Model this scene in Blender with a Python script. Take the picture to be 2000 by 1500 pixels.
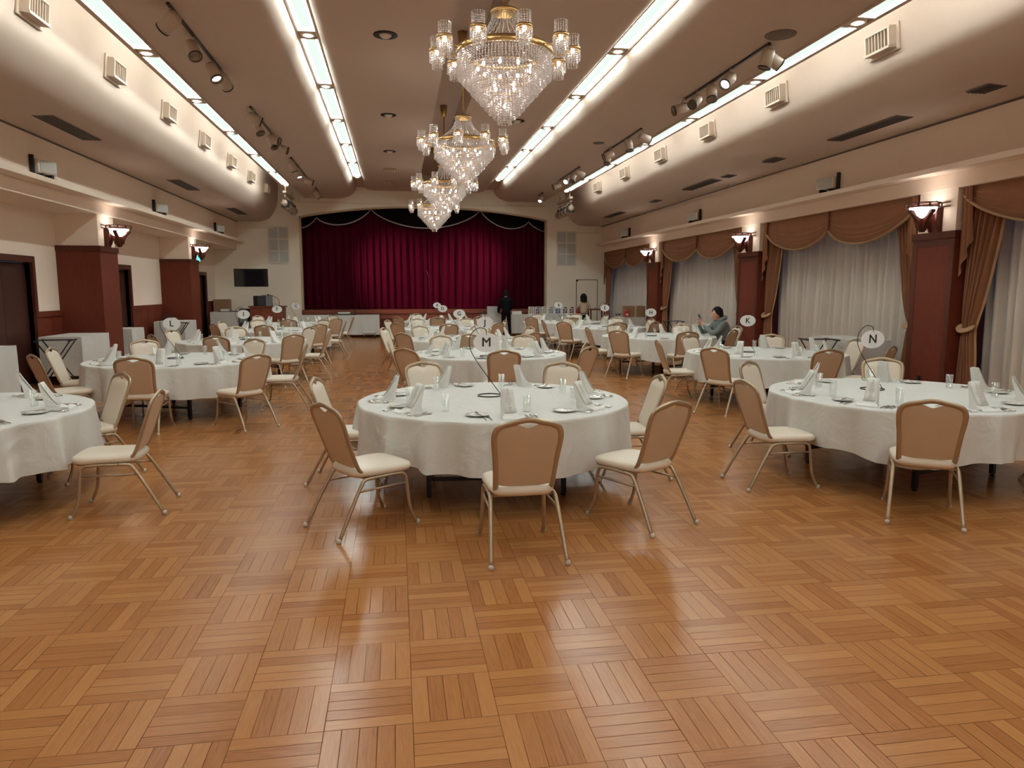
import bpy, math, random
from mathutils import Vector, Matrix
from math import pi, sin, cos, radians

for o in list(bpy.data.objects):
    bpy.data.objects.remove(o)
SC = bpy.context.scene
COL = SC.collection
R = radians

# ------------------------------------------------------------ camera, world, exposure
FPX = 1415.0
PITCH = math.atan(184 / FPX)
YAW = math.atan(226 * cos(PITCH) / FPX)
cd = bpy.data.cameras.new('camera')
cam = bpy.data.objects.new('camera', cd)
COL.objects.link(cam)
cam.location = (0, 0, 1.68)
cam.rotation_euler = (pi / 2 - PITCH, 0, -YAW)
cd.sensor_fit = 'HORIZONTAL'
cd.sensor_width = 36
cd.lens = 36 * FPX / 2000
cd.clip_end = 200
SC.camera = cam
SC.view_settings.view_transform = 'Standard'
SC.view_settings.look = 'None'
SC.view_settings.gamma = 1
SC.view_settings.use_curve_mapping = False
SC.view_settings.exposure = -0.05
SC.cycles.max_bounces = 8
SC.cycles.diffuse_bounces = 5
SC.cycles.glossy_bounces = 3
SC.cycles.transmission_bounces = 6
SC.cycles.transparent_max_bounces = 12
SC.cycles.sample_clamp_indirect = 6
SC.cycles.caustics_reflective = False
SC.cycles.caustics_refractive = False
w = bpy.data.worlds.new('dusk')
SC.world = w
w.use_nodes = True
w.node_tree.nodes['Background'].inputs[0].default_value = (0.16, 0.36, 0.75, 1)
w.node_tree.nodes['Background'].inputs[1].default_value = 0.30

TUBE_STRENGTH = 62.0          # fluorescent ceiling panels
PANEL_STRENGTH = 1.05
PANEL_COLOR = (0.86, 1.0, 0.91)
DOWN_STRENGTH = 14.0
BOWL_STRENGTH = 8.5
BULB_STRENGTH = 60.0

def spot(name, loc, aim, energy, color, size, blend=0.6, r=0.06):
    ld = bpy.data.lights.new(name, 'SPOT')
    ld.energy = energy
    ld.color = color
    ld.spot_size = R(size)
    ld.spot_blend = blend
    ld.shadow_soft_size = r
    o = bpy.data.objects.new(name, ld)
    COL.objects.link(o)
    o.location = loc
    o.rotation_euler = (Vector(aim) - Vector(loc)).to_track_quat('-Z', 'Y').to_euler()
    return o

# ------------------------------------------------------------ object helpers
def tag(o, label=None, cat=None, group=None, kind=None):
    if label: o['label'] = label
    if cat: o['category'] = cat
    if group: o['group'] = group
    if kind: o['kind'] = kind
    return o

def empty(name, loc=(0, 0, 0), rz=0, label=None, cat=None, group=None):
    o = bpy.data.objects.new(name, None)
    COL.objects.link(o)
    o.location = loc
    o.rotation_euler = (0, 0, rz)
    o.empty_display_size = 0.1
    return tag(o, label, cat, group)

def copy_tree(o, parent=None):
    c = o.copy()
    COL.objects.link(c)
    if parent: c.parent = parent
    for ch in list(o.children):
        copy_tree(ch, c)
    return c

class MB:
    def __init__(s):
        s.v = []; s.f = []; s.sm = []
    def add(s, vs, fs, smooth=False):
        n = len(s.v)
        s.v += [tuple(v) for v in vs]
        s.f += [tuple(i + n for i in f) for f in fs]
        s.sm += [smooth] * len(fs)
        return s
    def box(s, x0, x1, y0, y1, z0, z1, M=None):
        vs = [Vector(p) for p in ((x0,y0,z0),(x1,y0,z0),(x1,y1,z0),(x0,y1,z0),(x0,y0,z1),(x1,y0,z1),(x1,y1,z1),(x0,y1,z1))]
        if M is not None: vs = [M @ v for v in vs]
        return s.add(vs, [(0,3,2,1),(4,5,6,7),(0,1,5,4),(1,2,6,5),(2,3,7,6),(3,0,4,7)])
    def bar(s, a, b, w, h=None, up=(0,0,1)):
        a = Vector(a); b = Vector(b); h = h or w
        d = (b - a).normalized(); u = Vector(up)
        if abs(d.dot(u)) > .98: u = Vector((0,1,0))
        r = d.cross(u).normalized(); u = r.cross(d)
        vs = [p + r*sx*w/2 + u*sy*h/2 for p in (a, b) for sx, sy in ((-1,-1),(1,-1),(1,1),(-1,1))]
        return s.add(vs, [(0,1,2,3),(7,6,5,4),(0,4,5,1),(1,5,6,2),(2,6,7,3),(3,7,4,0)])
    def tube(s, pts, r, n=8, closed=False, ry=None, caps=True):
        pts = [Vector(p) for p in pts]; N = len(pts); base = len(s.v)
        prev = None; vs = []
        for i, p in enumerate(pts):
            if closed: d = pts[(i+1) % N] - pts[i-1]
            else: d = pts[min(i+1, N-1)] - pts[max(i-1, 0)]
            d.normalize()
            if prev is None:
                u = Vector((0,0,1)) if abs(d.z) < .9 else Vector((1,0,0))
                u = (u - d*u.dot(d)).normalized()
            else: u = (prev - d*prev.dot(d)).normalized()
            prev = u; q = d.cross(u)
            rr = r[i] if isinstance(r, (list, tuple)) else r
            rq = ry if ry else rr
            for k in range(n):
                a = 2*pi*k/n
                vs.append(p + u*cos(a)*rr + q*sin(a)*rq)
        fs = []
        for i in range(N if closed else N-1):
            j = (i+1) % N
            for k in range(n):
                m = (k+1) % n
                fs.append((i*n+k, j*n+k, j*n+m, i*n+m))
        if not closed and caps:
            fs.append(tuple(range(n))[::-1]); fs.append(tuple((N-1)*n+k for k in range(n)))
        return s.add(vs, fs, True)
    def lathe(s, prof, n=24, c=(0,0,0), M=None, close=False):
        vs = []; fs = []; m = len(prof)
        for k in range(n):
            a = 2*pi*k/n
            for r_, z in prof:
                v = Vector((c[0]+r_*cos(a), c[1]+r_*sin(a), c[2]+z))
                vs.append(M @ v if M is not None else v)
        for k in range(n):
            j = (k+1) % n
            for i in range(m if close else m-1):
                i2 = (i+1) % m
                fs.append((k*m+i, j*m+i, j*m+i2, k*m+i2))
        if not close:
            if prof[0][0] > 1e-5: fs.append(tuple(k*m for k in range(n))[::-1])
            if prof[-1][0] > 1e-5: fs.append(tuple(k*m+m-1 for k in range(n)))
        return s.add(vs, fs, True)
    def prism(s, poly, a0, a1, axis='y', smooth=False):
        """poly in the two other axes, extruded along axis from a0 to a1"""
        n = len(poly)
        def P(p, t):
            return {'y': (p[0], t, p[1]), 'x': (t, p[0], p[1]), 'z': (p[0], p[1], t)}[axis]
        vs = [P(p, a0) for p in poly] + [P(p, a1) for p in poly]
        s.add(vs, [(i, (i+1) % n, n+(i+1) % n, n+i) for i in range(n)], smooth)
        s.add(vs, [tuple(range(n))[::-1], tuple(range(n, 2*n))])
        return s
    def grid(s, fn, nu, nv, smooth=True):
        vs = [fn(i/nu, j/nv) for i in range(nu+1) for j in range(nv+1)]
        fs = [(i*(nv+1)+j, (i+1)*(nv+1)+j, (i+1)*(nv+1)+j+1, i*(nv+1)+j+1) for i in range(nu) for j in range(nv)]
        return s.add(vs, fs, smooth)
    def ball(s, c, r, n=10, sc=(1,1,1)):
        pr = [(r*sin(pi*i/n), -r*cos(pi*i/n)) for i in range(n+1)]
        pr[0] = (0, -r); pr[-1] = (0, r)
        return s.lathe([(a, b) for a, b in pr], n*2, (0,0,0), Matrix.Translation(c) @ Matrix.Diagonal((*sc, 1)))
    def mesh(s, name, mat):
        me = bpy.data.meshes.new(name)
        me.from_pydata(s.v, [], s.f)
        me.polygons.foreach_set('use_smooth', s.sm)
        if mat: me.materials.append(mat)
        me.validate(); me.update()
        return me
    def build(s, name, mat, parent=None, loc=None, bevel=0, solid=0, subsurf=0, fix=True):
        me = s.mesh(name, mat)
        if fix:
            import bmesh
            bm = bmesh.new(); bm.from_mesh(me)
            bmesh.ops.remove_doubles(bm, verts=bm.verts, dist=1e-5)
            bmesh.ops.recalc_face_normals(bm, faces=bm.faces)
            bm.to_mesh(me); bm.free()
        o = bpy.data.objects.new(name, me)
        COL.objects.link(o)
        if parent: o.parent = parent
        if loc: o.location = loc
        if solid:
            m = o.modifiers.new('solid', 'SOLIDIFY'); m.thickness = solid; m.offset = 0
        if bevel:
            m = o.modifiers.new('bevel', 'BEVEL'); m.width = bevel; m.segments = 2; m.limit_method = 'ANGLE'
        if subsurf:
            m = o.modifiers.new('sub', 'SUBSURF'); m.levels = subsurf; m.render_levels = subsurf
        return o

def spline(pts, n=6, closed=False):
    P = [Vector(p) for p in pts]; N = len(P); out = []
    for i in range(N if closed else N-1):
        g = lambda k: P[k % N] if closed else P[max(0, min(N-1, k))]
        p0, p1, p2, p3 = g(i-1), g(i), g(i+1), g(i+2)
        for k in range(n):
            t = k/n
            out.append(.5*((2*p1)+(p2-p0)*t+(2*p0-5*p1+4*p2-p3)*t*t+(3*p1-p0-3*p2+p3)*t**3))
    if not closed: out.append(P[-1])
    return out

# ------------------------------------------------------------ materials
def mat(name, col, rough=.6, metal=0, spec=.5, emis=None, strength=0, noise=0, nscale=8, bump=0, bscale=60, sheen=0, coat=0, stretch=None, trans=0):
    m = bpy.data.materials.new(name); m.use_nodes = True
    nt = m.node_tree; N = nt.nodes; L = nt.links
    b = N['Principled BSDF']
    b.inputs['Base Color'].default_value = (*col, 1)
    b.inputs['Roughness'].default_value = rough
    b.inputs['Metallic'].default_value = metal
    b.inputs['Specular IOR Level'].default_value = spec
    b.inputs['Sheen Weight'].default_value = sheen
    b.inputs['Coat Weight'].default_value = coat
    if trans: b.inputs['Transmission Weight'].default_value = trans
    if emis:
        b.inputs['Emission Color'].default_value = (*emis, 1)
        b.inputs['Emission Strength'].default_value = strength
    if noise or bump:
        tc = N.new('ShaderNodeTexCoord'); mp = N.new('ShaderNodeMapping')
        L.new(tc.outputs['Object'], mp.inputs[0])
        if stretch: mp.inputs['Scale'].default_value = stretch
    if noise:
        nz = N.new('ShaderNodeTexNoise'); nz.inputs['Scale'].default_value = nscale; nz.inputs['Detail'].default_value = 5
        L.new(mp.outputs[0], nz.inputs['Vector'])
        mx = N.new('ShaderNodeMix'); mx.data_type = 'RGBA'
        mx.inputs[6].default_value = (*[c*(1-noise) for c in col], 1)
        mx.inputs[7].default_value = (*[min(1, c*(1+noise)) for c in col], 1)
        L.new(nz.outputs[0], mx.inputs[0]); L.new(mx.outputs[2], b.inputs['Base Color'])
    if bump:
        n2 = N.new('ShaderNodeTexNoise'); n2.inputs['Scale'].default_value = bscale
        L.new(mp.outputs[0], n2.inputs['Vector'])
        bp = N.new('ShaderNodeBump'); bp.inputs['Strength'].default_value = bump; bp.inputs['Distance'].default_value = .01
        L.new(n2.outputs[0], bp.inputs['Height']); L.new(bp.outputs[0], b.inputs['Normal'])
    return m

def cloth_mat(name, col, tl=.25, rough=.9, noise=.06, nscale=5, stretch=None, wrinkle=0):
    """diffuse cloth that lets a little light through"""
    m = mat(name, col, rough, noise=noise, nscale=nscale, bump=.15, bscale=150, stretch=stretch)
    nt = m.node_tree; N = nt.nodes; L = nt.links
    if wrinkle:
        n3 = N.new('ShaderNodeTexNoise'); n3.inputs['Scale'].default_value = 3.2; n3.inputs['Detail'].default_value = 3; n3.inputs['Distortion'].default_value = 1.2
        tcw = N.new('ShaderNodeTexCoord'); L.new(tcw.outputs['Object'], n3.inputs['Vector'])
        bw = N.new('ShaderNodeBump'); bw.inputs['Strength'].default_value = wrinkle; bw.inputs['Distance'].default_value = .05
        L.new(n3.outputs[0], bw.inputs['Height'])
        old = N['Principled BSDF'].inputs['Normal'].links[0].from_node
        L.new(bw.outputs[0], old.inputs['Normal'])
    t = N.new('ShaderNodeBsdfTranslucent'); t.inputs[0].default_value = (*col, 1)
    mx = N.new('ShaderNodeMixShader'); mx.inputs[0].default_value = tl
    L.new(N['Principled BSDF'].outputs[0], mx.inputs[1]); L.new(t.outputs[0], mx.inputs[2])
    L.new(mx.outputs[0], N['Material Output'].inputs[0])
    return m

def emit(name, col, s):
    m = bpy.data.materials.new(name); m.use_nodes = True
    nt = m.node_tree; nt.nodes.clear()
    e = nt.nodes.new('ShaderNodeEmission'); e.inputs[0].default_value = (*col, 1); e.inputs[1].default_value = s
    o = nt.nodes.new('ShaderNodeOutputMaterial'); nt.links.new(e.outputs[0], o.inputs[0])
    return m

def clear_mat(name, tint, t, gloss=.1, diff=0.0, rough=.05):
    """thin clear glass or crystal: transparent + glossy (+ a little white scatter)"""
    m = bpy.data.materials.new(name); m.use_nodes = True
    nt = m.node_tree; N = nt.nodes; L = nt.links; N.clear()
    tr = N.new('ShaderNodeBsdfTransparent'); tr.inputs[0].default_value = (*tint, 1)
    gl = N.new('ShaderNodeBsdfGlossy'); gl.inputs[0].default_value = (1,1,1,1); gl.inputs['Roughness'].default_value = rough
    df = N.new('ShaderNodeBsdfTranslucent'); df.inputs[0].default_value = (1,1,1,1)
    d2 = N.new('ShaderNodeBsdfDiffuse'); d2.inputs[0].default_value = (1,1,1,1)
    a = N.new('ShaderNodeMixShader'); a.inputs[0].default_value = .5
    L.new(df.outputs[0], a.inputs[1]); L.new(d2.outputs[0], a.inputs[2])
    b = N.new('ShaderNodeMixShader'); b.inputs[0].default_value = gloss/(gloss+diff) if gloss+diff else 0
    L.new(a.outputs[0], b.inputs[1]); L.new(gl.outputs[0], b.inputs[2])
    c = N.new('ShaderNodeMixShader'); c.inputs[0].default_value = 1-t
    L.new(tr.outputs[0], c.inputs[1]); L.new(b.outputs[0], c.inputs[2])
    o = N.new('ShaderNodeOutputMaterial'); L.new(c.outputs[0], o.inputs[0])
    return m

def parquet():
    m = bpy.data.materials.new('parquet'); m.use_nodes = True
    nt = m.node_tree; N = nt.nodes; L = nt.links; b = N['Principled BSDF']
    def math_(op, a, c=None, d=None):
        n = N.new('ShaderNodeMath'); n.operation = op
        for i, x in enumerate((a, c, d)):
            if x is None: continue
            if isinstance(x, (int, float)): n.inputs[i].default_value = x
            else: L.new(x, n.inputs[i])
        return n.outputs[0]
    tc = N.new('ShaderNodeTexCoord'); sp = N.new('ShaderNodeSeparateXYZ')
    L.new(tc.outputs['Object'], sp.inputs[0])
    S = .3385
    x = math_('DIVIDE', math_('SUBTRACT', sp.outputs[0], .03 - 40*S), S)
    y = math_('DIVIDE', math_('SUBTRACT', sp.outputs[1], 3.003 - 40*S), S)
    cx = math_('FLOOR', x); cy = math_('FLOOR', y)
    fx = math_('FRACT', x); fy = math_('FRACT', y)
    par = math_('MODULO', math_('ADD', cx, cy), 2.0)           # 0 / 1
    mixv = lambda A, B: math_('ADD', math_('MULTIPLY', A, math_('SUBTRACT', 1.0, par)), math_('MULTIPLY', B, par))
    across = mixv(fy, fx)      # coordinate across the strips
    along = mixv(fx, fy)
    k5 = math_('MULTIPLY', across, 5.0)
    strip = math_('FLOOR', k5); fs = math_('FRACT', k5)
    cb = N.new('ShaderNodeCombineXYZ'); L.new(cx, cb.inputs[0]); L.new(cy, cb.inputs[1]); L.new(strip, cb.inputs[2])
    wn = N.new('ShaderNodeTexWhiteNoise'); wn.noise_dimensions = '3D'; L.new(cb.outputs[0], wn.inputs['Vector'])
    # grain
    g = N.new('ShaderNodeCombineXYZ')
    L.new(math_('MULTIPLY', along, 1.2), g.inputs[0]); L.new(math_('MULTIPLY', across, 22.0), g.inputs[1])
    L.new(math_('MULTIPLY', wn.outputs['Value'], 50.0), g.inputs[2])
    nz = N.new('ShaderNodeTexNoise'); nz.inputs['Scale'].default_value = 2.2; nz.inputs['Detail'].default_value = 6
    nz.inputs['Distortion'].default_value = .6
    L.new(g.outputs[0], nz.inputs['Vector'])
    big = N.new('ShaderNodeTexNoise'); big.inputs['Scale'].default_value = .8; L.new(tc.outputs['Object'], big.inputs['Vector'])
    t = math_('ADD', math_('MULTIPLY', wn.outputs['Value'], .38), math_('MULTIPLY', nz.outputs[0], .55))
    t = math_('ADD', math_('ADD', t, .06), math_('MULTIPLY', math_('SUBTRACT', big.outputs[0], .5), .35))
    cr = N.new('ShaderNodeValToRGB'); e = cr.color_ramp.elements
    e[0].position = .12; e[0].color = (.215, .070, .021, 1)
    e[1].position = 1.0; e[1].color = (.46, .220, .078, 1)
    q = e.new(.35); q.color = (.32, .126, .038, 1)
    q = e.new(.65); q.color = (.395, .172, .055, 1)
    L.new(t, cr.inputs[0])
    # gaps
    ed = math_('MINIMUM', fs, math_('SUBTRACT', 1.0, fs))
    ed2 = math_('MULTIPLY', math_('MINIMUM', along, math_('SUBTRACT', 1.0, along)), 5.0)
    gr = N.new('ShaderNodeTexNoise'); gr.inputs['Scale'].default_value = 2.5; L.new(tc.outputs['Object'], gr.inputs['Vector'])
    wd = math_('MULTIPLY', gr.outputs[0], .044)
    gap = math_('LESS_THAN', math_('MINIMUM', ed, ed2), wd)
    mx = N.new('ShaderNodeMix'); mx.data_type = 'RGBA'
    L.new(math_('MULTIPLY', gap, .75), mx.inputs[0]); L.new(cr.outputs[0], mx.inputs[6]); mx.inputs[7].default_value = (.06, .022, .01, 1)
    L.new(mx.outputs[2], b.inputs['Base Color'])
    rn = N.new('ShaderNodeTexNoise'); rn.inputs['Scale'].default_value = 6; rn.inputs['Detail'].default_value = 6; L.new(tc.outputs['Object'], rn.inputs['Vector'])
    L.new(math_('ADD', .19, math_('MULTIPLY', rn.outputs[0], .08)), b.inputs['Roughness'])
    # each block tilts a trifle, which breaks up the reflections
    bp = N.new('ShaderNodeBump'); bp.inputs['Strength'].default_value = .2; bp.inputs['Distance'].default_value = .003
    L.new(math_('MULTIPLY', math_('SUBTRACT', 1.0, gap), .31), b.inputs['Specular IOR Level'])
    hb = math_('ADD', math_('MULTIPLY', math_('SUBTRACT', 1.0, gap), 1.0), math_('MULTIPLY', math_('MULTIPLY', math_('SUBTRACT', wn.outputs['Value'], .5), fs), .5))
    L.new(hb, bp.inputs['Height']); L.new(bp.outputs[0], b.inputs['Normal'])
    return m

M = dict(
    floor=parquet(),
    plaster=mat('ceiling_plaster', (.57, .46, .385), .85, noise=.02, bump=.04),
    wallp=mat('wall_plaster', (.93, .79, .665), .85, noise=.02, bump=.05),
    endp=mat('end_wall_plaster', (.94, .86, .73), .85, noise=.02, bump=.05),
    wood=mat('dark_red_wood', (.135, .026, .013), .55, spec=.25, noise=.35, nscale=9, stretch=(6, 6, .6)),
    woodtrim=mat('dark_wood_trim', (.085, .020, .010), .45, spec=.3, noise=.3, nscale=9, stretch=(6, 6, .6)),
    stagewood=mat('stage_wood', (.20, .048, .022), .4, noise=.3, nscale=6, stretch=(.5, 4, 4)),
    door=mat('dark_door_wood', (.05, .014, .009), .45, noise=.3, nscale=6, stretch=(5, 5, .5)),
    velvet=mat('burgundy_velvet', (.060, .0006, .0105), .9, spec=.08, sheen=0, noise=.25, nscale=5, stretch=(5, 5, .3)),
    velvetdark=mat('dark_pelmet_velvet', (.006, .002, .003), .9, spec=.1),
    silver=mat('silver_braid', (.42, .36, .36), .5),
    brown=cloth_mat('brown_satin', (.27, .115, .058), .08, noise=.12, nscale=4),
    goldtrim=cloth_mat('gold_edging', (.46, .29, .16), .1),
    sheer=cloth_mat('sheer_curtain', (.76, .68, .58), .2, noise=.10, nscale=3, stretch=(2, 2, .4)),
    cloth=cloth_mat('white_tablecloth', (.72, .72, .69), .12, noise=.03, nscale=6, wrinkle=.45),
    napkin=cloth_mat('white_napkin', (.93, .93, .90), .35, noise=.02),
    paper=mat('menu_paper', (.72, .72, .68), .7),
    ink=mat('grey_print', (.30, .30, .30), .8),
    signw=mat('white_board', (.78, .78, .78), .5),
    black=mat('black_ink', (.01, .01, .012), .5),
    wire=mat('black_wire', (.012, .012, .014), .35, metal=.3),
    blackmetal=mat('black_metal', (.02, .02, .024), .4, metal=.4),
    vinyl=mat('cream_vinyl', (.72, .635, .525), .42, noise=.03, bump=.05, bscale=200),
    tan=mat('tan_back_vinyl', (.56, .425, .30), .5, noise=.03, bump=.05, bscale=200),
    frame=mat('champagne_metal', (.42, .32, .22), .36, metal=.6),
    glide=mat('clear_glide', (.55, .5, .45), .3),
    steel=mat('cutlery_steel', (.72, .70, .66), .18, metal=1),
    china=mat('white_china', (.85, .85, .82), .12, coat=.5),
    glass=clear_mat('tumbler_glass', (.97, .99, .98), .82, .2, .03, .03),
    crystal=clear_mat('crystal', (.98, .94, .92), .38, .30, .34, .08),
    brass=mat('polished_brass', (.62, .42, .18), .28, metal=.9),
    bulb=emit('warm_bulb', (1, .86, .76), BULB_STRENGTH),
    panel=emit('fluorescent_diffuser', PANEL_COLOR, PANEL_STRENGTH),
    tubeglow=emit('fluorescent_tube', (.90, 1, .95), TUBE_STRENGTH),
    down=emit('downlight_lens', (1, .87, .66), DOWN_STRENGTH),
    bowl=emit('frosted_bowl', (1, .90, .82), BOWL_STRENGTH),
    white=mat('white_paint', (.80, .74, .66), .5),
    spotcase=mat('beige_spot_casing', (.50, .40, .31), .5),
    lens=mat('spot_lens', (.25, .30, .36), .08, metal=.8),
    lamplit=emit('lit_spot_lens', (.85, .95, 1), 6),
    dark=mat('dark_recess', (.015, .014, .014), .7),
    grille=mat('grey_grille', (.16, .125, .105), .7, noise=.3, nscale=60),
    grey=mat('grey_mesh', (.52, .52, .48), .7, noise=.1, nscale=80),
    chrome=mat('bright_metal', (.55, .52, .5), .3, metal=.8),
    bglass=mat('booth_glass', (.012, .014, .018), .06, spec=.8),
    winglass=clear_mat('window_glass', (.9, .95, 1), .9, .1, 0, .02),
    winframe=mat('window_aluminium', (.25, .25, .25), .5, metal=.5),
    cardboard=mat('cardboard', (.30, .17, .09), .85, noise=.1),
    exitg=emit('exit_sign_glow', (.10, .85, .75), 2.5),
    skin=mat('skin', (.62, .33, .22), .5), hair=mat('black_hair', (.008, .006, .005), .6, noise=.5, nscale=40, spec=.2, bump=.6, bscale=90),
    hoodie=mat('grey_hoodie', (.17, .20, .205), .9, noise=.12, nscale=20, bump=.2),
    suit=mat('black_suit', (.007, .009, .012), .9, noise=.2, spec=.08), trousers=mat('dark_trousers', (.008, .008, .010), .9, spec=.08),
    blouse=mat('cream_blouse', (.55, .47, .34), .8, noise=.1), collar=mat('white_collar', (.7, .7, .7), .7),
    ventp=mat('vent_paint', (.62, .52, .43), .6),
    red=mat('red_plastic', (.45, .03, .03), .5), screen=mat('grey_cover', (.16, .17, .18), .5),
)
# ============================================================ THE ROOM
XC = 1.15; Y0 = -5.0; YW = 27.5
ZI = 5.38; ZC = 5.26; ZO = 4.92; ZB = 4.95; ZS = 4.10

def struct(name, mb, m, **k):
    return tag(mb.build(name, m, **k), kind='structure')

f = MB(); f.box(-6.6, 8.8, Y0, YW+.1, -.1, 0); struct('floor', f, M['floor'])

def ell(cx, cz, rx, rz, a0, a1, n=9):
    return [(cx + rx*cos(R(a0+(a1-a0)*i/n)), cz + rz*sin(R(a0+(a1-a0)*i/n))) for i in range(n+1)]
prof = [(0, 5.84), (.32, 5.84), (.32, ZC)] + [(u, z) for u, z in ell(1.85, ZI, .34, ZI-ZC, -90, 0)] + [(2.19, ZI+.1), (2.51, ZI+.1)]
prof += [(u, z) for u, z in ell(3.2, ZI, .69, ZI-ZB, 180, 270, 12)] + [(4.35, ZB), (4.35, 5.55), (5.0, 5.60), (5.14, 5.57), (5.21, 5.49), (5.24, 5.36), (5.25, 5.20), (5.26, 5.0), (5.28, 4.82)]
prof += [(5.32, 4.64), (5.39, 4.47), (5.48, 4.33), (5.59, 4.22), (5.72, 4.15), (5.88, 4.11), (6.05, ZS), (6.72, ZS)]
cb_ = MB()
for s in (-1, 1):
    n = len(prof)
    vs = [(XC+s*u, Y, z) for Y in (Y0, YW+.05) for u, z in prof]
    fs = [(i, i+1, n+i+1, n+i) if s > 0 else (i, n+i, n+i+1, i+1) for i in range(n-1)]
    cb_.add(vs, fs, True)
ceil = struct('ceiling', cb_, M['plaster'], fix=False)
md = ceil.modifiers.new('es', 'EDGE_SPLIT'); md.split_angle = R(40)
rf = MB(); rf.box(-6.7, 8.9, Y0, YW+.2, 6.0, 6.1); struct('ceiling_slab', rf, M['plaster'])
# the lips that frame the strip lights
for s, side in ((-1, 'door_side'), (1, 'window_side')):
    t = MB(); a, b_ = sorted((XC+s*2.19, XC+s*2.51))
    t.box(a, a+.025, Y0, 25.3, ZI-.015, ZI+.1); t.box(b_-.025, b_, Y0, 25.3, ZI-.015, ZI+.1); t.box(a, b_, 25.3, YW, ZI, ZI+.1)
    struct('trim_slot_inner_'+side, t, M['plaster'])
    t = MB(); a, b_ = sorted((XC+s*4.60, XC+s*4.67)); t.box(a, b_, Y0, 24.25, ZO, ZO+.05)
    a, b_ = sorted((XC+s*4.35, XC+s*4.375)); t.box(a, b_, Y0, 24.25, ZO, ZO+.08)
    struct('trim_slot_outer_'+side, t, M['plaster'])

ORD = ['first', 'second', 'third', 'fourth', 'fifth', 'sixth', 'seventh', 'eighth', 'ninth', 'tenth', 'eleventh', 'twelfth', 'thirteenth']
def panel_at(x, y0, y1, z, label, group, sides, inner):
    t = empty('ceiling_light', (x, (y0+y1)/2, z), 0, label, 'ceiling light', group)
    h = (y1-y0)/2
    if inner:
        MB().box(-.12, .12, -h, h, .05, .06).build('diffuser', M['panel'], t)
        for sd in sides: MB().box(sd*.095-.016, sd*.095+.016, -h+.03, h-.03, .02, .046).build('tube', M['tubeglow'], t)
    else:
        MB().box(-.12, .12, -h, h, .05, .06).build('diffuser', M['panel'], t)
        for sd in sides: MB().box(sd*.10-.016, sd*.10+.016, -h+.03, h-.03, .02, .046).build('tube', M['tubeglow'], t)
        MB().box(-.10, -.07, -h+.03, h-.03, .19, .22).build('tube', M['tubeglow'], t) if x > XC else MB().box(.07, .10, -h+.03, h-.03, .19, .22).build('tube', M['tubeglow'], t)  # upper tube added out of sight above the diffuser to brighten the flank
    fr = MB()
    if inner:
        for sx in (-1, 1): fr.box(sx*.128-.008, sx*.128+.008, -h, h, -.006, .07)
    for sy in (-1, 1):
        if inner: fr.box(-.12, .12, sy*h-.012, sy*h+.012, -.006, .07)
        else: MB().box(-.12, .12, sy*h-.012, sy*h+.012, -.006, .19).build('end_bar', M['white'], t)
    if inner: fr.build('frame', M['white'], t)
    return t
def downlight_at(x, y, z, label, group):
    t = empty('recessed_downlight', (x, y, z), 0, label, 'downlight', group)
    MB().lathe([(.07, -.012), (.10, -.012), (.105, 0), (.105, .02), (.07, .02)], 20, close=True).build('ring', M['white'], t)
    MB().lathe([(0, -.03), (.03, -.028), (.055, -.018), (.07, 0)], 20).build('lens', M['down'], t)
    MB().box(-.13, .13, -.14, .14, .021, .04).build('plate', M['white'], t)
for s, side in ((-1, 'door'), (1, 'window')):
    for u, z, ys, nm in ((2.35, ZI, [25.1-2.72*k for k in range(11)], 'inner'), (4.485, ZO, [24.05-2.58*k for k in range(11)], 'outer')):
        x = XC + s*u
        for k, y in enumerate(ys):
            if y < -3: break
            if y > 6.5:
                downlight_at(x, y, z, 'round warm downlight, %s from the stage in the %s light slot on the %s side' % (ORD[k], nm, side), 'downlights between the strip lights')
            y1 = y - .16; y0 = (ys[k+1] if k+1 < len(ys) else y-2.6) + .16
            if y1 > 5.5:
                panel_at(x, y0, y1, z, 'bright strip light, %s from the stage in the %s slot on the %s side' % (ORD[k], nm, side), 'strip lights in the ceiling slots', (-1, 1) if nm == 'inner' else (1,), nm == 'inner')
            else:
                panel_at(x, y0, y1, z, 'bright strip light overhead nearer the entrance than the rest of the %s slot, %s side' % (nm, side), 'strip lights in the ceiling slots', (-1, 1) if nm == 'inner' else (1,), nm == 'inner')

# far wall with the stage opening
OX0, OX1, OZ = -3.42, 5.70, 4.30
def arch(x): t = (x-(OX0+OX1)/2)/((OX1-OX0)/2); return OZ + .43*(1-t*t)**.9 if abs(t) < 1 else OZ
fw = MB()
fw.box(-6.6, OX0, YW, YW+.25, 0, 6.0); fw.box(OX1, 8.8, YW, YW+.25, 0, 6.0)
NS = 32
for i in range(NS):
    a = OX0+(OX1-OX0)*i/NS; b_ = OX0+(OX1-OX0)*(i+1)/NS
    za, zb = arch(a), arch(b_)
    fw.add([(a,YW,za),(b_,YW,zb),(b_,YW,6.0),(a,YW,6.0),(a,YW+.25,za),(b_,YW+.25,zb),(b_,YW+.25,6.0),(a,YW+.25,6.0)],
           [(0,1,2,3),(7,6,5,4),(0,4,5,1)])
struct('wall_stage', fw, M['endp'], fix=False)
tr = MB()
pp = [(OX0+(OX1-OX0)*i/NS, arch(OX0+(OX1-OX0)*i/NS)) for i in range(NS+1)]
for (xa, za), (xb, zb) in zip(pp, pp[1:]):
    tr.add([(xa,YW-.02,za-.06),(xb,YW-.02,zb-.06),(xb,YW-.02,zb+.0),(xa,YW-.02,za+.0),(xa,YW+.2,za-.06),(xb,YW+.2,zb-.06)], [(0,1,2,3),(0,4,5,1)])
tr.box(OX0, OX0+.07, YW-.02, YW+.2, .95, OZ); tr.box(OX1-.07, OX1, YW-.02, YW+.2, .95, OZ)
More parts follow.
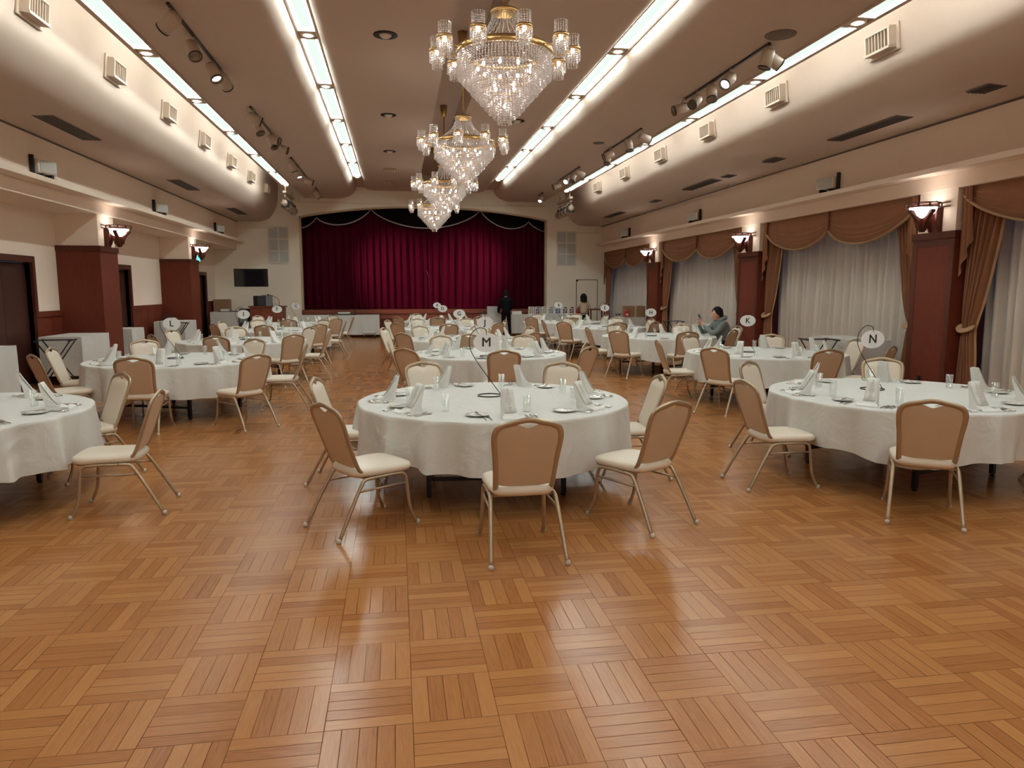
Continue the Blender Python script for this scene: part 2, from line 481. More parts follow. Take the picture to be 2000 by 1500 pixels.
struct('trim_proscenium', tr, mat('proscenium_trim', (.55, .42, .28), .6), fix=False)
st = MB(); st.box(OX0, OX1, YW-.05, YW+3.2, .80, .95); st.box(OX0, OX1, YW, YW+3.2, 0, .80)
stg = struct('floor_stage', st, M['stagewood'])
gv = MB()
for i in range(8): gv.box(OX0+1.14*i+.55, OX0+1.14*i+.556, YW-.004, YW+.001, .02, .80)
struct('trim_stage_joints', gv, M['door'])
bk = MB(); bk.box(-4.6, 6.9, YW+2.6, YW+2.7, .9, 5.7); bk.box(-4.7, -4.6, YW+.25, YW+2.7, .9, 5.7); bk.box(6.9, 7.0, YW+.25, YW+2.7, .9, 5.7); bk.box(-4.7, 7, YW+.25, YW+2.7, 5.6, 5.7)
struct('wall_backstage', bk, M['dark'])

def folds(mb, p0, p1, z0, z1, amp, wl, nz=6, seed=0, flare=0, perp=None):
    p0 = Vector(p0); p1 = Vector(p1); L_ = (p1-p0).length; d = (p1-p0)/L_
    q = Vector((-d.y, d.x)) if perp is None else Vector(perp)
    rr = random.Random(seed); ph = [rr.uniform(0, 6.28) for _ in range(4)]
    nu = int(L_/wl*9)
    def fn(u, v):
        s = u*L_; z = z0+(z1-z0)*v
        a = amp*(1 - .35*v)
        off = a*(sin(2*pi*s/wl+1.1*sin(s*1.3+ph[0]) + .5*sin(s*3.1+ph[1])) + .45*sin(2*pi*s/wl*.43+ph[2]) + .25*sin(2*pi*s/wl*2.1+ph[3]+v))
        off += amp*.35*sin(s*2.3+v*3+ph[1])
        p = p0 + d*s + q*off
        return (p.x, p.y, z)
    return mb.grid(fn, nu, nz)

# stage curtain: two velvet halves and pelmet above
cY = YW+.75
mid = 1.15
for k, (a, b_) in enumerate(((-4.2, mid+.05), (mid-.02, 6.5))):
    c = folds(MB(), (a, cY+.05*k), (b_, cY+.05*k), .97, 5.2, .075, .26, seed=3+k).build('stage_curtain', M['velvet'], fix=False)
    tag(c, ['burgundy velvet stage curtain half nearer the lectern', 'burgundy velvet stage curtain half nearer the windows'][k], 'curtain', 'stage curtain halves')
pel = empty('curtain_pelmet', (0, 0, 0), 0, 'dark scalloped pelmet with silver braid across the stage top', 'pelmet')
SW = [(-3.9, 4.05, -2.86, 4.30, 3.93), (-2.86, 4.32, -.88, 4.64, 4.08), (-.88, 4.64, 3.22, 4.66, 3.98), (3.22, 4.66, 5.08, 4.27, 4.03), (5.08, 4.27, 6.4, 4.0, 3.90)]
PY = YW+.52
def arc_z(sw, t):
    x0, z0, x1, z1, lo = sw
    base = z0+(z1-z0)*t; mid_ = (z0+z1)/2
    return base - (mid_-lo)*(4*t*(1-t))**.8
for sw in SW:
    g = MB(); g.grid(lambda u, v, sw=sw: (sw[0]+(sw[2]-sw[0])*u, PY+.05*sin(u*40)*(1-v)*.4, arc_z(sw, u)*(1-v)+5.3*v), 24, 3)
    g.build('swag', M['velvetdark'], pel, fix=False)
    b2 = MB(); b2.tube([(sw[0]+(sw[2]-sw[0])*i/20, PY-.03, arc_z(sw, i/20)) for i in range(21)], .022, 6)
    b2.build('braid', M['silver'], pel)
MB().tube([(1.22, YW+.45, .96), (1.22, YW+.45, 2.2), (1.15, YW+.43, 2.42)], .012, 6).build('microphone_stand', M['blackmetal'])
tag(bpy.data.objects['microphone_stand'], 'thin black microphone stand before the closed stage curtain', 'microphone stand')
# stage spotlights (real lamps on the hanging bars) warm the middle of the curtain

# grilles, booth window, door in the end wall
def wall_grille(x0, x1, z0, z1, label):
    t = empty('wall_grille', ((x0+x1)/2, YW, z0), 0, label, 'wall grille', 'white grilles beside the stage')
    w2 = (x1-x0)/2; h = z1-z0
    fr = MB()
    for x in (-w2, 0, w2): fr.box(x-.022, x+.022, -.04, -.002, 0, h)
    for i in range(4): fr.box(-w2, w2, -.04, -.002, h*i/3-.022, h*i/3+.022)
    fr.build('frame', M['white'], t)
    MB().box(-w2, w2, -.02, -.005, 0, h).build('mesh_panel', M['grey'], t)
wall_grille(-4.5, -3.8, 2.64, 3.92, 'white six-pane grille on the wall on the lectern side of the stage')
wall_grille(6.09, 6.83, 2.60, 3.88, 'white six-pane grille on the wall on the window side of the stage')
wb = MB(); wb.box(-5.74, -4.56, YW-.01, YW+.02, 1.79, 2.43); o = struct('window_1', wb, M['bglass'])
fb = MB(); fb.box(-5.77, -4.53, YW-.03, YW-.011, 2.43, 2.46); fb.box(-5.77, -4.53, YW-.03, YW-.011, 1.76, 1.79); fb.box(-5.77,-5.74,YW-.03,YW-.011,1.79,2.43); fb.box(-4.56,-4.53,YW-.03,YW-.011,1.79,2.43)
fb.build('window_frame', M['endp'], o)
db = MB(); db.box(6.88, 7.70, YW-.012, YW+.01, 0.02, 2.05); dd = struct('door_1', db, M['endp'])
dj = MB()
dj.box(6.86, 6.88, YW-.016, YW-.001, 0, 2.07); dj.box(7.70, 7.72, YW-.016, YW-.001, 0, 2.07); dj.box(6.86, 7.72, YW-.016, YW-.001, 2.05, 2.07)
dj.build('door_gap', M['dark'], dd)
MB().ball((7.62, YW-.05, 1.0), .03, 6).build('door_handle', M['chrome'], dd)
MB().box(6.86, 6.93, YW-.05, YW-.013, 2.0, 2.06).build('door_closer', M['dark'], dd)

# side walls
def side(s):
    return (lambda u: XC + s*u)
for s, nm in ((-1, 'left'), (1, 'right')):
    X = side(s)
    def bx(mb, u0, u1, y0, y1, z0, z1):
        a, b_ = sorted((X(u0), X(u1))); mb.box(a, b_, y0, y1, z0, z1)
    up = MB(); bx(up, 6.70, 6.85, Y0, YW, 3.42, 4.35); struct('wall_upper_'+nm, up, M['wallp'])
    lg = MB(); bx(lg, 6.48, 7.6, Y0, YW, 3.34, 3.42)
    bx(lg, 6.74, 7.6, Y0, YW, 3.12, 3.34)
    struct('trim_cornice_'+nm, lg, M['wallp'], bevel=.006)
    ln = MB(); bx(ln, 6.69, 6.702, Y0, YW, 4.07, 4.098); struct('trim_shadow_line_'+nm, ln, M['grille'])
LW = -6.40
lw = MB()
doors = [(12.55, 14.15), (17.75, 18.95), (24.6, 26.1)]
ycut = [Y0]+[v for d in doors for v in d]+[YW]
for i in range(0, len(ycut), 2): lw.box(LW-.2, LW, ycut[i], ycut[i+1], 0, 3.2)
for a, b_ in doors: lw.box(LW-.2, LW, a, b_, 2.16, 3.2)
struct('wall_left', lw, M['wallp'])
wn = MB()
for i in range(0, len(ycut), 2):
    a, b_ = ycut[i]+(0 if i == 0 else .1), ycut[i+1]-(0 if i == len(ycut)-2 else .1)
    wn.box(LW, LW+.02, a, b_, 0.0, 1.27)
    wn.box(LW, LW+.045, a, b_, 1.19, 1.29)
    wn.box(LW, LW+.04, a, b_, 0.0, .12)
    k = a
    while k < b_-.3:
        wn.box(LW+.02, LW+.024, k, k+.012, .12, 1.19); k += .55
struct('trim_wainscot', wn, M['wood'])
for k, (a, b_) in enumerate(doors):
    d = MB(); d.box(LW-.12, LW-.08, a, (a+b_)/2-.004, 0.01, 2.15); d.box(LW-.12, LW-.08, (a+b_)/2+.004, b_, 0.01, 2.15)
    dd = struct('door_%d' % (k+2), d, M['door'])
    fr = MB(); fr.box(LW-.1, LW+.05, a-.1, a, 0, 2.27); fr.box(LW-.1, LW+.05, b_, b_+.1, 0, 2.27); fr.box(LW-.1, LW+.05, a, b_, 2.16, 2.27)
    fr.build('door_frame', M['woodtrim'], dd)
# right wall with windows behind the curtains
bays = [(2.9, 9.36), (10.24, 15.05), (16.05, 21.3), (22.3, 27.4)]
rw = MB(); rw.box(8.62, 8.8, Y0, YW, 0, .35); rw.box(8.62, 8.8, Y0, YW, 2.95, 3.2); rw.box(8.62, 8.8, Y0, 2.9, .35, 2.95)
for (a0, a1), (b0, b1) in zip(bays, bays[1:]+[(YW, YW)]): rw.box(8.62, 8.8, a1, b0, .35, 2.95)
struct('wall_right', rw, M['wallp'])
for k, (a, b_) in enumerate(bays):
    g = MB(); g.box(8.70, 8.712, a, b_, .35, 2.95); wd = struct('window_%d' % (k+2), g, M['winglass'])
    fr = MB()
    for i in range(4): y = a+(b_-a)*i/3; fr.box(8.67, 8.74, y-.03, y+.03, .35, 2.95)
    fr.box(8.67, 8.74, a, b_, .35, .41); fr.box(8.67, 8.74, a, b_, 2.89, 2.95); fr.build('window_frame', M['winframe'], wd)
wr = MB(); wr.box(-6.6, 8.8, Y0-.2, Y0, 0, 6.0); struct('wall_back', wr, M['wallp'])

# columns
CL = [(15.65, .45), (21.85, .45), (9.6, .45)]
CR = [(9.80, .42), (15.56, .47), (21.8, .46)]
def column(s, y, h, key):
    X = side(s)
    xf = 6.76 if s < 0 else 6.72
    xb = 7.56 if s < 0 else 7.48
    a, b_ = sorted((X(xf+.03), X(xb)))
    t = empty('column', ((a+b_)/2, y, 0), 0); t['kind'] = 'structure'
    c0 = (a-b_)/2
    MB().box(c0, -c0, -h+.04, h-.04, 2.5, 3.12).build('shaft', M['wallp'], t)
    MB().box(c0-(.03 if s > 0 else 0), -c0+(.03 if s < 0 else 0), -h, h, 0, 2.44).build('cladding', M['wood'], t, bevel=.005)
    MB().box(c0-(.05 if s > 0 else 0), -c0+(.05 if s < 0 else 0), -h-.02, h+.02, 2.42, 2.52).build('cap_moulding', M['woodtrim'], t)
    if s > 0:
        p = MB(); xx = c0-.036
        p.box(xx, xx+.008, -h, -h+.10, 0, 2.418); p.box(xx, xx+.008, h-.10, h, 0, 2.418); p.box(xx, xx+.008, -h+.101, h-.101, 2.32, 2.418); p.box(xx, xx+.008, -h+.101, h-.101, 0, .14)
        p.build('panel_frame', M['woodtrim'], t)
    return t
for y, h in CL: column(-1, y, h, 'L')
for n_, (y, h) in enumerate(CR):
    cc = column(1, y, h, 'R')
    if n_ == 0: MB().box(-.424, -.408, .06, .12, .26, .38).build('socket', M['black'], cc)

# wall lamps on the columns
def sconce(s, y, label):
    X = side(s); x = X(6.76 if s < 0 else 6.72) + (.03 if s < 0 else -.03)*-1 + (.0)
    x = X(6.79 if s < 0 else 6.75)
    t = empty('wall_lamp', (x, y, 2.50), (-pi/2 if s < 0 else pi/2) + pi, label, 'wall lamp', 'wall lamps on the columns')
    # local -y points into the hall
    CY_ = -.21
    w_ = MB()
    w_.prism([(0, .02), (-.03, .02), (-.06, .08), (-.09, .16), (-.09, .33), (0, .33)], -.10, -.07, 'x'); w_.prism([(0, .02), (-.03, .02), (-.06, .08), (-.09, .16), (-.09, .33), (0, .33)], .07, .10, 'x')
    w_.box(-.11, .11, -.02, 0, .0, .34)
    w_.build('back_plate', M['woodtrim'], t)
    half = [(0, .02), (.022, .02), (.022, .04), (.045, .04), (.045, .065), (.07, .065), (.085, .13), (.11, .19), (.155, .24), (.19, .265), (.19, .30), (.145, .29), (.115, .235), (.06, .20), (0, .19)]
    prof_ = half + [(-x_, z_) for x_, z_ in half[::-1][1:-1]]
    cr = MB(); cr.prism(prof_, CY_-.03, CY_+.03, 'y')
    cr.prism([(CY_+y_, z_) for y_, z_ in prof_], -.03, .03, 'x')
    cr.build('cradle', M['woodtrim'], t)
    g = MB()
    g.lathe([(.165*sin(pi/2*i/8), .345-.145*cos(pi/2*i/8)) for i in range(9)], 32, c=(0, CY_, 0))
    g.build('bowl', M['bowl'], t, fix=False)
    rl = MB()
    for z in (.335, .385):
        rl.tube([(.21*cos(2*pi*i/32), CY_+.205*sin(2*pi*i/32), z) for i in range(32)], .008, 6, True)
        rl.bar((-.27, CY_-.02, z), (.27, CY_-.02, z), .016, .012); rl.bar((-.24, -.02, z), (.24, -.02, z), .02, .012)
    for i in range(10):
        a = 2*pi*i/10+.3; rl.bar((.21*cos(a), CY_+.205*sin(a), .33), (.21*cos(a), CY_+.205*sin(a), .39), .016)
    rl.build('rail', M['woodtrim'], t)
    t.scale = (1.12, 1.12, 1.12)
    return t
sconce(-1, 15.65, 'lit bowl wall lamp on the door side column nearer the entrance')
sconce(-1, 21.85, 'lit bowl wall lamp on the door side column nearer the stage')
sconce(1, 9.80, 'lit bowl wall lamp on the nearest window side column')
sconce(1, 15.56, 'lit bowl wall lamp on the middle window side column behind table K')
sconce(1, 21.8, 'lit bowl wall lamp on the window side column closest to the stage')
es = empty('exit_sign', (LW+.02, 24.35, 2.55), 0, 'small green lit exit sign jutting from the door wall', 'exit sign')
MB().box(0, .32, -.03, .03, 0, .22).build('case', M['white'], es); MB().box(.01, .31, -.034, -.031, .01, .21).build('face', M['exitg'], es)

# curtains of the window bays
XS = 8.22
def bay(k, a, b_, where):
    sh = folds(MB(), (XS+.12, b_-.05), (XS+.12, a+.05), .02, 3.10, .075, .21, nz=5, seed=20+k, perp=(-1, 0)).build('sheer_curtain', M['sheer'], fix=False)
    tag(sh, 'pale gathered sheer curtain %s' % where, 'curtain', 'sheer curtains of the window wall')
    for e, yy in ((0, a), (1, b_)):
        sg = 1 if e == 0 else -1
        t = empty('drape', (XS-.12, yy+sg*.03, 0), 0, 'brown satin drape tied back, %s end of %s' % (['entrance', 'stage'][e], where), 'curtain', 'brown drapes of the window wall')
        wtop, wt = .62, .17
        def fn(u, v, sg=sg):
            z = .02+v*3.04
            if z > 1.12: w_ = wt + (wtop-wt)*((z-1.12)/1.95)**.8
            else: w_ = wt + (.30-wt)*((1.12-z)/1.1)**.7
            amp = .03*min(1, w_/.3)+.012
            off = 1.5*amp*sin(u*2*pi*6+sin(z)) + amp*.5*sin(u*2*pi*13)
            return (off - .045*(1 if abs(z-1.12) > .1 else .6), sg*(u*w_), z)
        d = MB().grid(fn, 72, 22); d.build('panel', M['brown'], t, fix=False)
        ed = MB().grid(lambda u, v, sg=sg, fn=fn: (fn(1, v)[0]-.01, fn(1, v)[1]+sg*u*.05, fn(1, v)[2]), 2, 22); ed.build('edging', M['goldtrim'], t, fix=False)
        tb = MB(); tb.tube(spline([(-.09, -sg*.0, 1.16), (-.13, sg*wt*.5, 1.10), (-.08, sg*(wt+.03), 1.14), (.02, sg*wt*.5, 1.2)], 5, True), .02, 8, True, ry=.045); tb.build('tieback', M['goldtrim'], t)
    # valance
    t = empty('valance', (XS-.24, 0, 0), 0, 'brown scalloped valance over %s' % where, 'valance', 'brown valances of the window wall')
    mdl = (a+b_)/2
    for y0_, y1_ in ((a, mdl), (mdl, b_)):
        zt = 3.12
        za = 3.02 if y0_ == a else 2.80; zb = 2.80 if y1_ == mdl else 3.02; lo = 2.50
        def lower(u, za=za, zb=zb, lo=lo):
            base = za+(zb-za)*u
            return base - ((za+zb)/2-lo)*(4*u*(1-u))**.75
        def fn(u, v, y0_=y0_, y1_=y1_, lower=lower, zt=zt):
            zl = lower(u); z = zl+(zt-zl)*v
            w_ = min(1, 4*u*(1-u)*1.6)
            off = -.055*(1-v)*w_ + .020*sin(2*pi*(1-v)**2.2*5+.8*sin(u*3))*(1-v)**1.2
            return (off, y0_+(y1_-y0_)*u, z)
        g = MB().grid(fn, 30, 26); g.build('swag', M['brown'], t, fix=False)
        ed = MB().tube([(fn(i/30, 0)[0]-.012, fn(i/30, 0)[1], fn(i/30, 0)[2]-.012) for i in range(31)], .018, 6, ry=.042); ed.build('edging', M['goldtrim'], t)
    for y, l1, w_, nm in ((a+.02, 1.25, .22, 1), (b_-.02, 1.25, .22, -1)):
        def jf(u, v, y=y, l1=l1, w_=w_, nm=nm):
            ln = l1*(1-.45*u)
            return (-.05+.028*sin(u*2*pi*2.5)*(v*.8+.2), y+nm*u*w_*(1-.35*(1-v)), 3.11-ln*v)
        MB().grid(jf, 24, 6).build('jabot', M['brown'], t, fix=False)
    MB().box(-.065, -.03, mdl-.035, mdl+.035, 2.76, 3.11).build('centre_tab', M['brown'], t, bevel=.01)
bay(0, *bays[0], 'the bay nearest the entrance')
bay(1, *bays[1], 'the bay behind table K')
bay(2, *bays[2], 'the bay behind the seated man')
bay(3, *bays[3], 'the bay beside the stage wall')
# ============================================================ CEILING FIXTURES
def at_u(s, u): return XC + s*u
# louvred air vents on the curved flanks
def make_vent(s):
    t = empty('air_vent', (0, 0, 0))
    # local +x towards the hall centre, z up; sits on the flank
    fl = MB(); fl.box(-.02, .0, -.30, .30, -.19, .15); fl.build('flange', M['ventp'], t, bevel=.004)
    fr = MB()
    for y in (-.235, .235): fr.box(0, .10, y-.015, y+.015, -.14, .10)
    fr.box(0, .11, -.25, .25, -.15, -.12); fr.box(0, .09, -.25, .25, .10, .12)
    fr.build('hood', M['ventp'], t)
    lv = MB()
    for i in range(7): lv.box(.01, .075, -.19+i*.063-.008, -.19+i*.063+.008, -.12, .10)
    lv.build('louvre', M['spotcase'], t)
    MB().box(.0, .012, -.22, .22, -.12, .10).build('recess', M['dark'], t)
    return t
vent0 = make_vent(1)
used = False
for s, nm, ys in ((-1, 'door', [9.6, 12.1, 14.7, 17.25, 19.9, 22.45, 25.0]), (1, 'window', [9.15, 11.85, 14.6, 17.3, 20.1, 22.9])):
    for k, y in enumerate(ys):
        v = copy_tree(vent0) if used else vent0
        used = True
        v.location = (at_u(s, 5.245), y, 4.93)
        v.rotation_euler = (Matrix.Rotation(pi if s > 0 else 0, 4, 'Z') @ Matrix.Rotation(R(6), 4, 'Y')).to_euler()
        tag(v, 'louvred white air vent, %s from the entrance on the %s side ceiling flank' % (ORD[k], nm), 'air vent', 'air vents along the ceiling flanks')

# flat grilles in the soffits
def grille(x0, x1, y0, y1, label):
    t = empty('ceiling_grille', ((x0+x1)/2, (y0+y1)/2, ZS), 0, label, 'ceiling grille', 'flat soffit grilles')
    a, b_ = (x1-x0)/2, (y1-y0)/2
    MB().box(-a, a, -b_, b_, -.006, .01).build('frame', M['grille'], t)
    m_ = MB()
    for i in range(5): m_.box(-a*.85+i*a*.40, -a*.85+i*a*.40+.02, -b_*.97, b_*.97, -.012, -.006)
    m_.build('slats', M['dark'], t)
G1 = -4.97
grille(G1-.02, G1+.26, 11.45, 13.15, 'long brown soffit grille on the door side nearer the entrance')
grille(G1-.02, G1+.26, 17.5, 19.2, 'mid length brown soffit grille on the door side')
grille(G1-.02, G1+.26, 23.2, 25.0, 'brown soffit grille on the door side nearer the stage')
grille(7.0, 7.26, 9.6, 11.3, 'long brown soffit grille over the window with the N table')
grille(7.0, 7.26, 8.0, 8.35, 'small soffit grille on the window side nearer the entrance')
grille(6.95, 7.2, 12.9, 13.35, 'small soffit grille beside the exposed ceiling pipe')
grille(6.95, 7.2, 15.6, 17.3, 'long soffit grille on the window side past the pipe')
grille(7.0, 7.2, 19.3, 19.8, 'small soffit grille on the window side nearer the stage')
grille(6.95, 7.2, 22.4, 24.2, 'long soffit grille on the window side nearer the stage')
grille(7.0, 7.2, 14.9, 15.25, 'very small soffit grille between two long ones')

# thin sprinkler pipe with stubs
pp_ = MB(); pp_.tube([(7.68, 13.2, 4.02), (7.68, 24.5, 4.02)], .012, 6)
for i in range(8): pp_.tube([(7.68, 13.2+i*1.55, 4.10), (7.68, 13.2+i*1.55, 4.02)], .01, 6)
tag(pp_.build('ceiling_pipe', M['plaster']), 'thin painted pipe with stubs along the window side soffit', 'pipe')
for nm, pts, lab in (('wall_pipe', [(-5.46, 3.88), (-4.3, 3.88)], 'short thin pipe on the end wall by the lectern grille'),
                     ('wall_pipe', [(-3.5, 4.80), (5.6, 4.80)], 'long thin pipe on the end wall over the stage opening'),
                     ('wall_pipe', [(6.75, 3.84), (7.7, 3.84)], 'short thin pipe on the end wall by the window side grille')):
    p = MB(); p.tube([(pts[0][0], YW-.03, pts[0][1]), (pts[1][0], YW-.03, pts[1][1])], .014, 6)
    n = max(2, int((pts[1][0]-pts[0][0])/2.2)+1)
    for i in range(n):
        x = pts[0][0]+.15+(pts[1][0]-pts[0][0]-.3)*i/(n-1); p.tube([(x, YW-.03, pts[0][1]), (x, YW-.03, pts[0][1]+.14)], .012, 6)
    tag(p.build('wall_pipe', M['endp']), lab, 'pipe', 'pipes on the end wall')

# track spotlights
def spot_head(parent, y, dx, aim, lit=False, r=.085, ln=.26):
    """one can hanging from the track: a part with its own sub-parts"""
    d = Vector(aim).normalized()
    rot = d.to_track_quat('Z', 'Y').to_matrix().to_4x4()
    c = Vector((dx, y, -.19))
    Mx = Matrix.Translation(c) @ rot
    can = MB().lathe([(r*.8, -ln/2), (r, -ln/2+.04), (r, ln/2), (r*.86, ln/2), (r*.86, ln/2-.03)], 18, M=Mx)
    can.tube([(0, y, 0), (dx*.6, y, -.06), (dx, y, -.13)], .012, 6)
    o = can.build('spotlight', M['spotcase'], parent)
    MB().lathe([(0, ln/2-.035), (r*.8, ln/2-.03)], 18, M=Mx).build('lens', M['lamplit'] if lit else M['lens'], o)
    MB().lathe([(r*.86, ln/2), (r*1.04, ln/2), (r*1.04, ln/2-.018), (r*.86, ln/2-.018)], 18, M=Mx, close=True).build('rim', M['black'], o)
    return o
def track(x, y0, y1, heads, label):
    t = empty('track_lights', (x, (y0+y1)/2, ZB), 0, label, 'track light', 'spotlight tracks on the ceiling')
    h = (y1-y0)/2
    MB().box(-.018, .018, -h, h, -.03, 0).build('track', M['wire'], t)
    for i, (fy, dx, aim, lit) in enumerate(heads):
        spot_head(t, -h+2*h*fy, dx, aim, lit)
track(-2.52, 9.3, 11.9, [(.04, -.02, (-.6, .3, -.4), False), (.42, -.02, (.35, -.5, -.8), False), (.80, .0, (.45, -.35, -.9), True), (.97, .05, (.2, .9, -.5), False)], 'track of beige spotlights on the door side ceiling bay nearer the entrance')
track(-2.52, 14.1, 17.2, [(.05, .04, (.9, .2, -.4), False), (.3, -.04, (.4, -.3, -.9), False), (.65, .08, (.9, -.2, -.3), False), (.75, 0, (.4, -.3, -.9), False), (.97, .1, (.9, 0, -.3), False)], 'second track of beige spotlights on the door side ceiling bay')
track(-2.52, 19.2, 22.2, [(.1, 0, (.3, .2, -.9), False), (.45, .0, (.3, -.3, -.9), True), (.95, .1, (.9, 0, -.3), False)], 'third track of beige spotlights on the door side ceiling bay')
track(-2.5, 24.6, 25.4, [(.5, .0, (.5, .2, -.6), False)], 'tiny spotlight track on the door side ceiling bay by the stage')
track(4.98, 9.5, 12.4, [(.02, .0, (-.2, .1, -.9), False), (.04, .12, (.8, -.1, -.5), False), (.38, -.05, (-.6, -.4, -.6), True), (.62, 0, (-.1, -.4, -.8), False), (.8, -.05, (-.6, -.5, -.6), False), (.98, -.1, (-.9, 0, -.3), False)], 'track of beige spotlights on the window side ceiling bay nearer the entrance')
track(5.0, 14.7, 17.4, [(.03, .1, (.9, 0, -.3), False), (.3, 0, (.1, -.2, -.95), False), (.75, -.1, (-.8, 0, -.4), False), (.9, 0, (-.1, -.2, -.95), False)], 'second track of beige spotlights on the window side ceiling bay')
track(4.9, 19.4, 21.9, [(.03, .05, (.8, 0, -.4), False), (.3, 0, (-.3, -.4, -.85), False), (.5, -.05, (-.5, -.7, -.5), True), (.95, -.1, (-.8, 0, -.3), False)], 'third track of beige spotlights on the window side ceiling bay')
track(4.95, 24.6, 25.3, [(.5, 0, (-.3, -.5, -.6), True)], 'tiny spotlight track on the window side ceiling bay by the stage')

# round fittings in the middle bay
def disc(x, y, z, r, label, style):
    t = empty('ceiling_fitting', (x, y, z), 0, label, 'ceiling fitting', 'round fittings in the ceiling')
    if style == 'recess':
        MB().lathe([(r*.55, -.01), (r, -.014), (r, .004), (r*.55, .004)], 24, close=True).build('rim', M['dark'], t)
        MB().lathe([(0, -.05), (r*.3, -.045), (r*.5, -.02), (r*.52, 0)], 24).build('core', M['white'], t)
    elif style == 'disc':
        MB().lathe([(0, -.012), (r*.96, -.012), (r, 0)], 28).build('plate', M['grille'], t)
    else:
        MB().lathe([(r*.4, -.01), (r, -.014), (r, .004), (r*.4, .004)], 24, close=True).build('rim', M['brass'], t)
        a = MB()
        for i in range(5): a.box(-r*.7+i*r*.35-.012, -r*.7+i*r*.35+.012, -.04, .04, -.09, 0)
        a.build('baffle', M['white'], t)
disc(-.08, 10.95, ZC, .17, 'round dark rimmed ceiling fitting beside the first chandelier, door side', 'recess')
disc(-.09, 15.75, ZC, .16, 'round dark ceiling fitting beside the second chandelier, door side', 'recess')
disc(-.10, 19.75, ZC, .16, 'round dark ceiling fitting between the second and third chandeliers', 'recess')
disc(-.12, 22.6, ZC, .20, 'baffled ceiling fitting beside the third chandelier', 'baffle')
disc(-.16, 25.1, ZC, .20, 'baffled ceiling fitting closest to the stage', 'baffle')
disc(2.62, 15.85, ZC, .16, 'round dark ceiling fitting on the window side of the second chandelier', 'recess')
disc(2.45, 20.2, ZC, .16, 'round dark ceiling fitting on the window side of the third chandelier', 'recess')
disc(4.97, 9.2, ZB, .20, 'flat round plate in the window side ceiling bay', 'disc')
disc(4.55, 16.3, ZB, .13, 'small flat round plate beside the second window side spotlight track', 'disc')

# speakers on the cornices
def speaker(s, y, label):
    t = empty('wall_speaker', (at_u(s, 6.60), y, 3.42), 0, label, 'speaker', 'speakers on the cornice ledges')
    Mx = Matrix.Rotation(R(18)*s, 4, 'Z')
    MB().box(-.10, .09, -.19, .19, .06, .27, Mx).build('cabinet', M['white'], t, bevel=.02)
    MB().box(-.03, .03, -.24, -.20, -.0, .33, Mx).build('bracket', M['dark'], t)
    for yy in (-.12, .08): MB().box(-.08, .08, yy, yy+.04, -.0, .06, Mx).build('foot', M['dark'], t)
    a, b_ = (.092, .097) if s < 0 else (-.107, -.102)
    MB().box(a, b_, -.16, .16, .08, .25, Mx).build('grille_cloth', M['grey'], t)
for s, nm in ((-1, 'door'), (1, 'window')):
    for k, y in enumerate(((12.75, 18.5, 24.3) if s < 0 else (12.4, 18.4, 24.2))):
        speaker(s, y, 'pale speaker on the cornice ledge, %s from the entrance on the %s side' % (ORD[k], nm))

# theatre spotlights hanging by the stage
def batten(x, y, label):
    t = empty('stage_lights', (x, y, ZO), 0, label, 'stage light', 'clusters of hanging stage spotlights')
    b_ = MB()
    for dy in (-.75, .75): b_.tube([(0, dy, 0), (0, dy, -.34)], .014, 6)
    b_.tube([(0, -.95, -.34), (0, .95, -.34)], .024, 8); b_.box(-.05, .05, -.95, .95, -.24, -.18)
    b_.build('bar', M['spotcase'], t)
    for i in range(4):
        y_ = -.7+i*.46
        d = Vector((-.25 if x > 0 else .25, 1, -.35)).normalized()
        Mx = Matrix.Translation((0, y_, -.58)) @ d.to_track_quat('Z', 'Y').to_matrix().to_4x4()
        h_ = MB().lathe([(.06, -.2), (.10, -.16), (.11, .1), (.13, .12), (.13, .18), (.11, .18)], 14, M=Mx)
        h_.tube([(0, y_, -.34), (.10, y_, -.44), (.12, y_, -.58)], .012, 6); h_.tube([(0, y_, -.34), (-.10, y_, -.44), (-.12, y_, -.58)], .012, 6)
        o = h_.build('spotlight', M['chrome'] if i % 2 else M['spotcase'], t)
        MB().lathe([(0, .17), (.105, .17)], 14, M=Mx).build('lens', M['lens'], o)
        MB().box(-.13, .13, y_-.13, y_-.11, -.68, -.46).build('colour_frame', M['dark'], o)
batten(-3.38, 24.9, 'cluster of theatre spotlights hanging on the door side of the stage')
batten(5.78, 24.9, 'cluster of theatre spotlights hanging on the window side of the stage')
spot('stage_lamp', (-3.2, 24.4, 4.3), (.2, YW+.7, 2.1), 1500, (1, .72, .68), 42, 1.0, .15)
spot('stage_lamp', (5.5, 24.4, 4.3), (2.7, YW+.7, 2.3), 1400, (1, .72, .68), 42, 1.0, .15)

